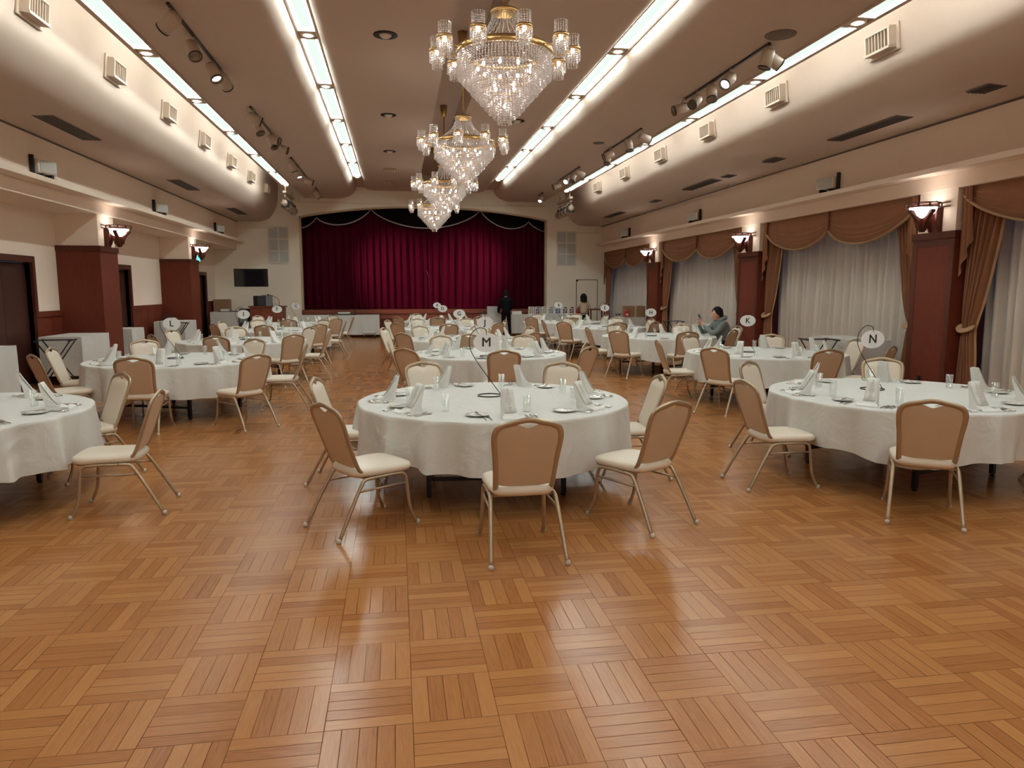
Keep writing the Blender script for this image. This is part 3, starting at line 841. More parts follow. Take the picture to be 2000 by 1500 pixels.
# ------------------------------------------------------------ chandeliers
def make_chandelier():
    t = empty('chandelier', (0, 0, 0))
    zr = 0.0                     # main ring is the local origin
    MB().tube([(0, 0, 2.1), (0, 0, .50)], .016, 8).build('rod', M['brass'], t)
    MB().lathe([(.02, 1.86), (.06, 1.87), (.09, 2.17)], 16).build('ceiling_cup', M['brass'], t)
    MB().lathe([(.13, .47), (.155, .47), (.155, .515), (.14, .515), (.09, .55), (.02, .56), (.02, .53), (.13, .49)], 28, close=True).build('crown_ring', M['brass'], t)
    MB().lathe([(.50, -.04), (.535, -.04), (.54, .0), (.535, .04), (.50, .04)], 40, close=True).build('gallery_ring', M['brass'], t)
    def bead(mb, x, y, z, r, h):
        mb.v += [(x, y, z+h), (x+r, y, z), (x, y+r, z), (x-r, y, z), (x, y-r, z), (x, y, z-h)]
        n = len(mb.v)-6
        mb.f += [(n, n+1, n+2), (n, n+2, n+3), (n, n+3, n+4), (n, n+4, n+1), (n+5, n+2, n+1), (n+5, n+3, n+2), (n+5, n+4, n+3), (n+5, n+1, n+4)]
        mb.sm += [False]*8
    cw = MB()
    for k in range(32):
        a = 2*pi*k/32
        for i in range(22):
            q = i/21; r_ = .14+.36*(q**1.9); z = .47-.43*(1-(1-q)**1.1)
            bead(cw, r_*cos(a), r_*sin(a), z, .0075, .011)
    cw.build('crown_strands', M['crystal'], t, fix=False)
    tiers = [(.525, -.03, -.34), (.475, -.05, -.40), (.425, -.20, -.46), (.375, -.26, -.53), (.325, -.32, -.59), (.275, -.38, -.65), (.225, -.44, -.72), (.175, -.50, -.78), (.125, -.56, -.83), (.075, -.62, -.90)]
    for i, (r_, za, zb) in enumerate(tiers):
        mb = MB(); n = max(8, int(2*pi*r_/.037))
        for k in range(n):
            a = 2*pi*(k+.5*(i % 2))/n; m = int((za-zb)/.029)
            for j in range(m): bead(mb, r_*cos(a), r_*sin(a), za-(j+.5)*(za-zb)/m, .0115, .0145)
        mb.build('crystal_tier', M['crystal'], t, fix=False)
        if i % 2 == 0: MB().lathe([(r_-.006, za), (r_+.006, za), (r_+.006, za+.012), (r_-.006, za+.012)], 32, close=True).build('tier_ring', M['brass'], t)
    for k in range(9):
        a = 2*pi*k/9+.2; MB().ball((.30*cos(a), .30*sin(a), -.20), .019, 6, (1, 1, 1.6)).build('bulb', M['bulb'], t, fix=False)
    for k in range(4):
        a = 2*pi*k/4+.6; MB().ball((.15*cos(a), .15*sin(a), -.42), .019, 6, (1, 1, 1.6)).build('bulb', M['bulb'], t, fix=False)
    MB().ball((0, 0, -.66), .017, 6, (1, 1, 1.6)).build('bulb', M['bulb'], t, fix=False)
    for k in range(10):
        a = 2*pi*k/10+pi/2*3+.12; ca, sa = cos(a), sin(a)
        L_ = .76
        arm = MB(); arm.tube(spline([(.52*ca, .52*sa, 0), (.60*ca, .60*sa, -.035), (.69*ca, .69*sa, -.03), (L_*ca, L_*sa, .01)], 4), .012, 6)
        ar = arm.build('arm', M['brass'], t)
        c = (L_*ca, L_*sa, 0)
        lamp = MB(); lamp.lathe([(.078, .015), (.084, .015), (.084, .055), (.078, .055)], 20, c=c, close=True)
        for i in range(4): b2 = a+i*pi/2; lamp.bar((c[0], c[1], .03), (c[0]+.08*cos(b2), c[1]+.08*sin(b2), .03), .008)
        lo = lamp.build('lamp_band', M['brass'], t)
        cr = MB()
        for (r_, za, zb, st) in ((.066, .21, .05, .028), (.082, .02, -.12, .028), (.055, -.02, -.20, .028)):
            n = int(2*pi*r_/st); m = int((za-zb)/.024)
            for q in range(n):
                b2 = 2*pi*q/n
                for j in range(m): bead(cr, c[0]+r_*cos(b2), c[1]+r_*sin(b2), za-(j+.5)*(za-zb)/m, .0095, .012)
        cr.build('lamp_crystals', M['crystal'], lo, fix=False)
        MB().ball((c[0], c[1], .005), .022, 6, (1, 1, 1.3)).build('bulb', M['bulb'], lo, fix=False)
    return t
ch0 = make_chandelier()
CHL = ['large crystal chandelier hanging highest in view over table J', 'crystal chandelier, second from the entrance in the row', 'crystal chandelier, third from the entrance in the row', 'crystal chandelier last in the row before the stage curtain']
for k, (y, rz) in enumerate(((7.75, 0.0), (12.4, .3), (17.2, .12), (21.9, .45))):
    c = ch0 if k == 0 else copy_tree(ch0)
    c.location = (XC, y, 4.10); c.rotation_euler = (0, 0, rz); c.scale = (.92, .92, .8)
    tag(c, CHL[k], 'chandelier', 'crystal chandeliers along the middle of the ceiling')
# ============================================================ TABLES, CHAIRS, SETTINGS
TR, TZ = 1.165, .72
TABLES = dict(O=(-3.68, 6.23), M=(.83, 6.29), N=(4.64, 6.04), L=(-3.0, 10.6), J=(1.38, 10.95), K=(5.6, 10.4), I=(-2.9, 14.4), G=(1.3, 14.3), H=(5.4, 14.5),
              F=(-2.8, 18.3), D=(1.2, 18.3), E=(5.25, 18.4), C=(-2.8, 21.6), A=(1.25, 22.3), B=(4.95, 21.6))
CHAIRS = {
'O': [(4, -2.53, 7.19, 40), (5, -1.84, 6.1, -4), (0, -3.39, 4.36, -80)],
'M': [(0, 0.8, 4.36, -91), (1, -0.42, 5.17, -138), (2, -0.73, 6.51, 172), (3, 0.26, 7.8, 112), (4, 1.75, 7.52, 52), (5, 2.35, 6.21, -3), (6, 1.96, 4.84, -52)],
'N': [(1, 3.76, 4.58, -112), (2, 3.0, 5.95, -177), (3, 3.73, 7.29, 126), (4, 5.45, 7.45, 62), (6, 5.78, 4.95, -40)],
'L': [(0, -3.0, 8.84, -90), (1, -4.32, 9.41, -138), (2, -4.58, 10.49, 184), (3, -3.87, 11.94, 123), (4, -2.21, 11.92, 59), (5, -1.28, 10.63, 1), (6, -1.73, 9.33, -45)],
'J': [(0, 1.35, 9.15, -91), (1, 0.09, 9.61, -134), (2, -0.14, 10.92, 181), (3, 0.72, 12.35, 116), (4, 2.17, 12.3, 58), (5, 2.74, 10.32, -25), (6, 2.6, 9.55, -49)],
'K': [(0, 5.54, 8.62, -92), (1, 4.25, 9.3, -141), (2, 3.94, 10.63, 172), (3, 4.93, 11.77, 116), (4, 6.43, 11.72, 58), (5, 7.16, 10.4, 0), (6, 6.7, 8.95, -53)],
'I': [(0, -2.99, 12.68, -93), (1, -4.21, 13.38, -142), (2, -4.34, 14.95, 159), (3, -3.34, 15.92, 106), (4, -1.77, 15.53, 45), (5, -1.27, 14.26, -5), (6, -1.77, 13.05, -50)],
'G': [(0, 1.24, 12.62, -92), (1, 0.08, 13.12, -136), (2, -0.28, 15.04, 155), (3, 0.47, 15.7, 122), (4, 1.81, 15.85, 71), (5, 2.75, 14.86, 18), (6, 2.48, 12.99, -48)],
'H': [(0, 5.34, 12.78, -92), (1, 4.12, 13.35, -138), (2, 3.86, 14.5, 180), (3, 4.88, 15.98, 110), (4, 6.4, 15.7, 50), (5, 7.22, 14.62, 6), (6, 6.45, 13.2, -50)],
'F': [(0, -2.89, 16.6, -93), (1, -4.1, 17.21, -140), (2, -4.27, 18.75, 163), (3, -3.57, 19.68, 119), (4, -1.88, 19.56, 54), (5, -1.24, 18.33, 1), (6, -1.73, 16.93, -52)],
'D': [(0, 1.17, 16.58, -91), (1, -0.02, 17.08, -135), (2, -0.25, 18.98, 155), (3, 0.54, 19.71, 115), (4, 1.88, 19.7, 64), (5, 2.74, 18.41, 4), (6, 2.39, 17.03, -47)],
'E': [(0, 5.22, 16.68, -91), (1, 3.99, 17.23, -137), (2, 3.71, 18.4, 180), (3, 4.74, 19.88, 109), (4, 6.11, 19.73, 57), (5, 6.76, 18.69, 11), (6, 6.25, 16.97, -55)],
'C': [(0, -2.83, 19.88, -91), (3, -4.14, 22.77, 139), (4, -1.92, 22.91, 56), (5, -1.24, 21.57, -1), (6, -1.62, 20.29, -48)],
'A': [(0, 1.13, 20.58, -94), (1, 0.01, 21.11, -136), (3, 0.61, 23.74, 114), (6, 2.36, 20.98, -50)],
'B': [(0, 4.86, 19.86, -93), (1, 3.77, 20.38, -134), (3, 4.49, 23.09, 107), (4, 5.74, 22.97, 60), (5, 6.44, 21.92, 12)],
}
SEAT = {0: 'on its entrance side', 1: 'on its door side towards the entrance', 2: 'on its door side', 3: 'on its stage side towards the doors',
        4: 'on its stage side towards the windows', 5: 'on its window side', 6: 'on its window side towards the entrance'}
def TN(k): return 'signless table' if k == 'O' else 'table '+k

def make_chair():
    t = empty('banquet_chair')
    # backrest loop: y = -.02 at the seat to -.33 at the top
    def by(z): return -.165 - .165*max(0, (z-.45)/.455)**.9
    half = [(.172, .40), (.180, .47), (.184, .56), (.192, .66), (.203, .75), (.205, .81), (.188, .855), (.145, .878), (.09, .890), (.04, .902), (0, .906)]
    loop = [(x, by(z), z) for x, z in half] + [(-x, by(z), z) for x, z in half[::-1][1:]]
    run = [(.185, .215, .405), (.185, .05, .405), (.180, -.07, .41), (.175, -.135, .43)]
    path = [(x, y, z) for x, y, z in run] + loop[1:-1] + [(-x, y, z) for x, y, z in run[::-1]]
    MB().tube(spline(path, 3), .0135, 8, ry=.019).build('back_frame', M['frame'], t)
    # padded back
    def pad(yo, sg):
        def fn(u, v):
            x = -1+2*u; zb = .475+.02*(1-x*x)*-1
            hw = .176 + .018*sin(pi*min(1, v*1.05)/1.6)
            zt = .885 - .022*abs(x)**1.5 - .012*abs(x)**6 - .030*math.exp(-(x/.26)**2)
            z = zb+(zt-zb)*v
            edge = min(1, (1-abs(x))*6, v*8, (1-v)*8)
            cx = hw*x
            if v > .8: cx *= 1-(v-.8)*(v-.8)*2.2
            return (cx, by(z)+yo+sg*(.018*edge**.5), z)
        return fn
    MB().grid(pad(.0, 1), 18, 16).build('back_cushion', M['vinyl'], t, fix=False)
    MB().grid(pad(-.004, -.35), 18, 16).build('back_panel', M['tan'], t, fix=False)
    # seat cushion: rounded box by superellipse rings
    def seat(u, v):
        a = 2*pi*u; c, s_ = cos(a), sin(a); e = .42
        sx = abs(c)**e*(1 if c > 0 else -1); sy = abs(s_)**e*(1 if s_ > 0 else -1)
        prof = [(0, .0), (.93, .0), (1, .016), (1.015, .035), (.985, .052), (.9, .062), (.6, .070), (0, .072)]
        i = v*7; k = min(6, int(i)); f_ = i-k
        rr = prof[k][0]*(1-f_)+prof[k+1][0]*f_; z = prof[k][1]*(1-f_)+prof[k+1][1]*f_
        wy = .235; wx = .215+.012*sy
        return (sx*rr*wx, .035+sy*rr*wy, .398+z)
    MB().grid(seat, 40, 7).build('seat', M['vinyl'], t)
    for s in (-1, 1):
        leg = spline([(s*.238, -.365, .008), (s*.222, -.245, .23), (s*.212, -.17, .355), (s*.208, -.135, .388), (s*.206, -.06, .392)], 4)
        fl = spline([(s*.206, -.06, .392), (s*.205, .12, .392), (s*.206, .175, .38), (s*.208, .195, .34), (s*.212, .207, .22), (s*.216, .219, .13), (s*.222, .245, .06), (s*.228, .272, .008)], 4)
        a = MB().tube(leg, .0115, 8, ry=.014).build('leg', M['frame'], t)
        b_ = MB().tube(fl, .0115, 8, ry=.014).build('leg', M['frame'], t)
        MB().lathe([(.0, 0), (.016, 0), (.017, .02), (.012, .03)], 10, c=(s*.239, -.368, 0)).build('glide', M['glide'], a)
        MB().lathe([(.0, 0), (.016, 0), (.017, .02), (.012, .03)], 10, c=(s*.228, .274, 0)).build('glide', M['glide'], b_)
        MB().tube([(s*.215, -.195, .315), (s*.209, .198, .315)], .008, 6).build('side_rail', M['frame'], t)
    cb2 = MB(); cb2.bar((-.2, -.1, .385), (.2, -.1, .385), .022, .016); cb2.bar((-.2, .16, .385), (.2, .16, .385), .022, .016); cb2.build('cross_rail', M['frame'], t)
    return t
chair0 = make_chair(); first = True
# seats whose rear feet show in the photo: middle of the rear feet and heading
POSE = {('M', 1): (-.54, 4.98, 33), ('M', 6): (1.9, 4.68, 119), ('M', 0): (.77, 4.17, 91), ('N', 2): (2.88, 5.76, 1), ('N', 1): (3.68, 4.46, 57), ('O', 5): (-1.78, 5.88, -176),
        ('K', 1): (4.14, 9.10, 34), ('L', 6): (-1.64, 9.02, 137), ('H', 1): (4.12, 13.3, 42)}
for k, L_ in CHAIRS.items():
    for (i, bx_, by_, a) in L_:
        c = chair0 if first else copy_tree(chair0); first = False
        d = Vector((-cos(R(a)), -sin(R(a))))         # towards the table
        p = Vector((bx_, by_)) + d*.33
        c.location = (p.x, p.y, 0)
        c.rotation_euler = (0, 0, math.atan2(d.y, d.x)-pi/2)
        if (k, i) in POSE:
            mx_, my_, hd_ = POSE[(k, i)]; hd_ = R(hd_)
            c.location = (mx_+.365*cos(hd_), my_+.365*sin(hd_), 0); c.rotation_euler = (0, 0, hd_-pi/2)
        extra = {0: 'its tan back turned to the entrance', 1: 'tan back turned outward', 2: 'seen side on', 3: 'cream front facing the entrance', 4: 'cream front facing the entrance', 5: 'seen side on', 6: 'tan back turned outward'}[i]
        tag(c, 'cream banquet chair at %s %s' % (TN(k), SEAT[i]), 'chair', 'banquet chairs at the round tables')

def cloth_mesh(seed, n=320):
    rr = random.Random(seed); ph = [rr.uniform(0, 6.28) for _ in range(8)]
    def fn(u, v):
        a = 2*pi*u
        top = .30
        if v < top:
            r_ = TR*(v/top); return (r_*cos(a), r_*sin(a), TZ)
        q = (v-top)/(1-top)
        hem = .40 + .030*sin(4*a+ph[0]) + .02*sin(7*a+ph[1])
        fold = (.058*(1-2*abs(sin(7.5*a+ph[2]+1.1*sin(2*a+ph[3])))**.7) + .026*sin(19*a+ph[4]+1.5*sin(4*a)) + .010*sin(41*a+ph[5]))*q**.75
        fold *= .75+.25*sin(3*a+ph[6])
        r_ = TR + .012*min(1, q*12) + .035*q + fold
        if q < .08: dz = -.012*(q/.08)**2
        else: dz = -.012-(q-.08)/.92*(hem-.012)
        cr = .004*sin(a*31+q*5+ph[7])*q
        return ((r_+cr)*cos(a), (r_+cr)*sin(a), TZ+dz)
    m_ = MB(); nv = 26
    # nodes denser near the rim
    vs = [0, .15, .28, .2995, .3, .315, .335, .356, .38] + [.38+.62*i/16 for i in range(1, 17)]
    vv = [(fn(i/n, v)) for i in range(n) for v in vs]
    K = len(vs)
    fs = [(i*K+j, ((i+1) % n)*K+j, ((i+1) % n)*K+j+1, i*K+j+1) for i in range(n) for j in range(K-1)]
    m_.add(vv, fs, True)
    return m_
cloths = [cloth_mesh(s) for s in (1, 2, 3, 4)]
def make_table():
    t = empty('round_table')
    MB().lathe([(0, .675), (1.135, .675), (1.14, .70), (1.135, .714), (0, .714)], 64).build('tabletop', M['stagewood'], t)
    for k in range(4):
        a = pi/4+k*pi/2; x, y = .78*cos(a), .78*sin(a)
        l = MB(); l.box(x-.02, x+.02, y-.02, y+.02, .02, .675); l.lathe([(0, 0), (.022, 0), (.022, .02)], 10, c=(x, y, 0)); l.build('leg', M['blackmetal'], t)
    for s in (-1, 1):
        MB().bar((-.55, s*.55, .15), (.55, s*.55, .15), .028).build('leg_rail', M['blackmetal'], t)
        MB().bar((s*.55, s*.55, .16), (s*.02, -s*.0, .62), .022).build('brace', M['blackmetal'], t)
        MB().bar((-s*.55, s*.55, .16), (-s*.02, s*.0, .60), .022).build('brace', M['blackmetal'], t)
    return t
table0 = make_table()
for n_, (k, (x, y)) in enumerate(TABLES.items()):
    t = table0 if n_ == 0 else copy_tree(table0)
    t.location = (x, y, 0)
    t.rotation_euler = (0, 0, R([0, -5, 18, -22, 4, 12][n_ % 6]))
    tag(t, 'round folding table with black legs under the cloth of %s' % TN(k), 'table', 'round banquet tables')
    o = cloths[n_ % 4].build('tablecloth', M['cloth'], fix=True)
    o.location = (x, y, .0025); o.rotation_euler = (0, 0, n_*1.3)
    tag(o, 'white cloth draped over %s' % TN(k), 'tablecloth', 'white round tablecloths')
TOPZ = TZ + .0035

# --- tableware prototypes, local +y points to the table centre, origin on the cloth
def napkin_mb(wid=.105):
    m_ = MB()
    # concave sail: lies flat towards the guest, sweeps up and leans to the middle
    prof = [(-.115, .0), (-.11, .008), (-.06, .016), (-.02, .035), (.015, .075), (.045, .125), (.075, .175), (.098, .212), (.092, .170), (.075, .11), (.062, .05), (.058, .0)]
    w = [1.25, 1.2, 1.1, 1.0, .92, .9, .92, .95, .9, 1, 1.05, 1.1]
    n = len(prof)
    vs = [(-wid/2*w[i], *prof[i]) for i in range(n)] + [(wid/2*w[i], *prof[i]) for i in range(n)]
    m_.add(vs, [(i, (i+1) % n, n+(i+1) % n, n+i) for i in range(n)], False)
    for off in (0, n):
        q = [off+i for i in range(n)]
        fs = [(q[i], q[i+1], q[n-2-i], q[n-1-i]) for i in range(0, 5)] + [(q[5], q[6], q[7], q[8])] if False else \
             [(q[0], q[1], q[2], q[11]), (q[2], q[3], q[10], q[11]), (q[3], q[4], q[9], q[10]), (q[4], q[5], q[8], q[9]), (q[5], q[6], q[7], q[8])]
        m_.add([vs[i] for i in q], [tuple(i-off for i in f_) for f_ in fs])
    return m_
def make_napkin():
    t = napkin_mb().build('folded_napkin', M['napkin'])
    p = MB()   # loose pleat of the fold at the foot
    p.grid(lambda u, v: (-.085+.17*u, -.13+.08*v, .004+.018*sin(pi*v)*(.4+.6*abs(2*u-1))), 8, 6)
    p.build('fold', M['napkin'], t, fix=False)
    return t
def make_menu():
    prof = [(-.025, .037), (.008, .074), (.038, .124), (.068, .174), (.090, .216)]
    m_ = MB(); vs = [(s*.046, y-.006, z+.003) for y, z in prof for s in (-1, 1)]
    m_.add(vs, [(2*i, 2*i+1, 2*i+3, 2*i+2) for i in range(4)], True)
    t = m_.build('menu_card', M['paper'], solid=.0012, fix=False)
    pr = MB(); rr = random.Random(4)
    for k in range(15):
        q = .08+k*.058; i = min(3, int(q*4)); f_ = q*4-i
        y = prof[i][0]*(1-f_)+prof[i+1][0]*f_; z = prof[i][1]*(1-f_)+prof[i+1][1]*f_
        hw = rr.uniform(.008, .026)
        if k == 14: hw = .008
        pr.add([(-hw, y-.0082, z+.0030), (hw, y-.0082, z+.0030), (hw, y-.0066, z+.0056), (-hw, y-.0066, z+.0056)], [(0, 1, 2, 3)])
    pr.build('print', M['ink'], t, fix=False)
    return t
def make_plate():
    return MB().lathe([(0, .002), (.045, .0), (.05, .004), (.088, .014), (.091, .016), (.088, .018), (.06, .011), (.05, .008), (0, .007)], 32).build('bread_plate', M['china'])
def make_glass():
    o = MB().lathe([(0, 0), (.027, 0), (.030, .004), (.034, .135), (.032, .135), (.028, .014), (0, .012)], 20).build('tumbler', M['glass'])
    return o
def blade(mb, pts, th=.002):
    n = len(pts); vs = [(x, y, z) for x, y, z in pts] + [(x, y, z+th) for x, y, z in pts]
    mb.add(vs, [tuple(range(n))[::-1], tuple(range(n, 2*n))] + [(i, (i+1) % n, n+(i+1) % n, n+i) for i in range(n)])
def make_knife():
    m_ = MB(); m_.tube([(0, -.11, .006), (0, -.08, .007), (0, .0, .005)], [.0055, .006, .0035], 8)
    blade(m_, [(-.004, 0, .003), (.006, 0, .003), (.009, .04, .003), (.007, .085, .003), (.0, .105, .003), (-.004, .09, .003)])
    return m_.build('table_knife', M['steel'])
def make_fork():
    m_ = MB(); m_.tube([(0, -.10, .005), (0, -.06, .004), (0, .02, .006)], [.006, .004, .003], 8)
    blade(m_, [(-.004, .02, .006), (.004, .02, .006), (.0115, .035, .004), (.0115, .052, .003), (-.0115, .052, .003), (-.0115, .035, .004)])
    for i in range(4): m_.bar((-.0098+i*.0065, .05, .004), (-.0098+i*.0065, .095, .008), .003, .002)
    return m_.build('table_fork', M['steel'])
def make_spoon():
    m_ = MB(); m_.tube([(0, -.09, .005), (0, -.05, .004), (0, .03, .006)], [.006, .004, .003], 8)
    m_.ball((0, .055, .007), .018, 6, (1, 1.45, .32))
    return m_.build('table_spoon', M['steel'])
protos = dict(napkin=make_napkin(), menu=make_menu(), plate=make_plate(), glass=make_glass(), knife=make_knife(), fork=make_fork(), spoon=make_spoon())
used_p = set()
INFO = dict(napkin=('standing white folded napkin', 'napkin', 'folded napkins on the tables'), menu=('menu card in the napkin', 'menu', 'menu cards in the napkins'),
            plate=('small white bread plate', 'plate', 'bread plates'), glass=('clear ribbed tumbler', 'glass', 'water tumblers'),
            knife=('silver table knife', 'knife', 'table knives'), fork=('silver table fork', 'fork', 'table forks'), spoon=('silver spoon', 'spoon', 'spoons'))
def put(kind, pos, z, rz, where, pre=''):
    o = protos[kind] if kind not in used_p else copy_tree(protos[kind])
    used_p.add(kind)
    o.location = (pos[0], pos[1], z); o.rotation_euler = (0, 0, rz)
    n, c, g = INFO[kind]
    return tag(o, (pre+' ' if pre else '')+n+' '+where, c, g)
rs = random.Random(11)
for k, (tx, ty) in TABLES.items():
    have = {i: a for i, _, _, a in CHAIRS[k]}
    base = [-89, -141, 172, 118, 62, 8, -43]
    seats = range(7)
    for i in seats:
        if k == 'O' and i in (1, 2): continue
        a = R(base[i]+rs.uniform(-2, 2)); ca, sa = cos(a), sin(a)
        rz = a+pi/2          # local +y -> towards the centre
        P = lambda rad, off: (tx+ca*rad - sa*off, ty+sa*rad + ca*off)   # off>0 : to the guest's right
        near = k in 'OMNLJK'
        wh = 'at %s %s' % (TN(k), SEAT[i])
        rn_ = rz+rs.uniform(-.12, .12)+{3: .6, 4: -.6}.get(i, 0)
        put('napkin', P(.93, 0), TOPZ, rn_, wh)
        if near: put('menu', P(.93, 0), TOPZ, rn_, wh)
        put('plate', P(.86, -.24), TOPZ, 0, wh)
        put('glass', P(.72, .17), TOPZ, 0, wh)
        if near:
            put('fork', P(.97, -.16), TOPZ, rz+rs.uniform(-.05, .05), wh, 'inner')
            put('fork', P(.96, -.20), TOPZ, rz+rs.uniform(-.05, .05), wh, 'outer')
            put('knife', P(.97, .13), TOPZ, rz+rs.uniform(-.05, .05), wh, 'inner')
            put('knife', P(.96, .165), TOPZ, rz+rs.uniform(-.05, .05), wh, 'outer')
            put('spoon', P(.97, .20), TOPZ, rz+rs.uniform(-.05, .05), wh)
            o = put('knife', P(.86, -.235), TOPZ+.015, rz+.1, wh)
            o['label'] = 'butter knife on the bread plate '+wh
            o.name = 'butter_knife'

# --- lettered table signs
def make_sign(letter):
    t = empty('table_sign')
    wire = MB()
    wire.tube([(.1*cos(2*pi*i/28), .1*sin(2*pi*i/28), .005) for i in range(28)], .005, 6, True)
    wire.build('base_ring', M['wire'], t)
    pts = [(.1, 0, .006), (.02, 0, .112), (-.095, 0, .27), (-.155, 0, .37), (-.172, 0, .45), (-.155, 0, .515), (-.105, 0, .56), (-.06, 0, .565), (-.03, 0, .548), (-.024, 0, .505)]
    MB().tube(spline(pts, 5), .0034, 6).build('wire_stem', M['wire'], t)
    bd = MB(); n = 40
    bd.lathe([(0, -.002), (1, -.002), (1, .002), (0, .002)], 40, M=Matrix.Translation((-.026, 0, .445)) @ Matrix.Rotation(pi/2, 4, 'X') @ Matrix.Diagonal((.112, .080, 1, 1)))
    o = bd.build('board', M['signw'], t)
    for p_ in o.data.polygons: p_.use_smooth = False
    cu = bpy.data.curves.new('letter', 'FONT'); cu.body = letter; cu.size = .105; cu.align_x = 'CENTER'; cu.align_y = 'CENTER'; cu.extrude = .0006
    fo = bpy.data.objects.new('tmp', cu); COL.objects.link(fo)
    dg = bpy.context.evaluated_depsgraph_get(); dg.update()
    me = bpy.data.meshes.new_from_object(fo.evaluated_get(dg)); bpy.data.objects.remove(fo)
    me.transform(Matrix.Translation((-.026, -.0032, .445)) @ Matrix.Rotation(pi/2, 4, 'X'))
    v0 = [tuple(v.co) for v in me.vertices]; f0 = [tuple(p.vertices) for p in me.polygons]
    lb = MB()
    for q_, (ox, oz) in enumerate(((-.0022, 0), (.0022, 0), (0, .0018), (0, -.0018), (0, 0))):
        lb.add([(x_+ox, y_-q_*.00004, z_+oz) for x_, y_, z_ in v0], f0)
    me = lb.mesh('letter', M['black'])
    lo = bpy.data.objects.new('letter', me); COL.objects.link(lo); lo.parent = t
    return t
# ring centres on the tables
SIGNS = {'M': (.82, 6.48), 'N': (4.54, 6.33), 'L': (-3.08, 10.75), 'K': (5.35, 10.45), 'J': (1.28, 10.4), 'I': (-2.9, 14.7), 'G': (1.25, 14.4), 'H': (5.25, 14.5),
         'F': (-2.85, 18.4), 'D': (1.17, 18.4), 'E': (5.4, 18.4), 'C': (-2.85, 21.8), 'A': (1.25, 22.4), 'B': (4.95, 21.9)}
for k, (x, y) in SIGNS.items():
    t = make_sign(k)
    t.location = (x, y, TOPZ); t.rotation_euler = (0, 0, rs.uniform(-.12, .12)-.12); t.scale = (1.06, 1.06, 1.09)
    tag(t, 'white oval sign lettered %s hanging from a bent black wire stand' % k, 'table sign', 'lettered table signs')
# ============================================================ SIDE TABLES, STANDS, STAGE SIDE THINGS, PEOPLE
def skirt_table(x0, x1, y0, y1, h, label, hem=.06, seed=0):
    t = empty('side_table', ((x0+x1)/2, (y0+y1)/2, 0), 0, label, 'side table', 'cloth covered side tables')
    a, b_ = (x1-x0)/2-.015, (y1-y0)/2-.015
    MB().box(-a, a, -b_, b_, h-.035, h-.006).build('tabletop', M['stagewood'], t)
    for sx in (-1, 1):
        for sy in (-1, 1): MB().box(sx*(a-.05)-.015, sx*(a-.05)+.015, sy*(b_-.05)-.015, sy*(b_-.05)+.015, 0, h-.035).build('leg', M['blackmetal'], t)
    a += .012; b_ += .012; rr = random.Random(seed); ph = [rr.uniform(0, 6) for _ in range(4)]
    per = [(-a, -b_), (a, -b_), (a, b_), (-a, b_)]
    pts = []
    for i in range(4):
        p, q = Vector(per[i]), Vector(per[(i+1) % 4]); n = max(6, int((q-p).length/.06))
        for j in range(n): pts.append(p+(q-p)*j/n)
    N_ = len(pts); K = 7
    c = MB(); vs = []
    for i, p in enumerate(pts):
        s = i*.06; nrm = Vector((p.x/a, p.y/b_)); nrm = Vector((round(nrm.x) if abs(nrm.x) > .98 else 0, round(nrm.y) if abs(nrm.y) > .98 else 0))
        if nrm.length: nrm.normalize()
        for j in range(K):
            v = j/(K-1)
            off = (.012*v + .012*v*sin(s*9+ph[0]) + .008*v*sin(s*21+ph[1]))
            vs.append((p.x+nrm.x*off, p.y+nrm.y*off, h-(h-hem)*v))
    fs = [(i*K+j, ((i+1) % N_)*K+j, ((i+1) % N_)*K+j+1, i*K+j+1) for i in range(N_) for j in range(K-1)] + [tuple(i*K for i in range(N_))]
    c.add(vs, fs, False)
    o = c.build('table_cover', M['cloth']); o.location = ((x0+x1)/2, (y0+y1)/2, .002)
    tag(o, 'white cover of the '+label.replace('white clothed ', ''), 'tablecloth', 'covers of the side tables')
    return t
skirt_table(-6.3, -5.58, 10.3, 11.75, .86, 'white clothed side table by the first dark doorway', .12, 1)
skirt_table(-6.18, -5.48, 13.75, 15.0, .86, 'white clothed side table against the first wooden column', .17, 2)
skirt_table(-6.28, -5.52, 16.35, 17.1, .86, 'small white clothed side table just past the first wooden column', .1, 3)
skirt_table(-6.2, -5.45, 19.95, 21.1, .86, 'white clothed side table against the second wooden column', .1, 4)
skirt_table(-6.1, -5.15, 25.3, 26.1, .95, 'white clothed side table by the end wall corner', .1, 5)
skirt_table(7.38, 8.0, 10.75, 12.05, .86, 'white clothed side table in front of the window behind table N', .1, 6)
skirt_table(7.3, 7.95, 16.2, 17.3, .84, 'white clothed side table behind the seated man', .1, 7)
skirt_table(7.25, 7.95, 22.4, 23.3, .80, 'white clothed side table holding the cardboard box', .1, 8)
skirt_table(-3.32, -.62, 26.15, 26.85, .79, 'long white clothed table before the stage, lectern side', .10, 9)
skirt_table(3.05, 7.0, 26.15, 26.75, .78, 'long white clothed table before the stage holding photo boards', .10, 10)

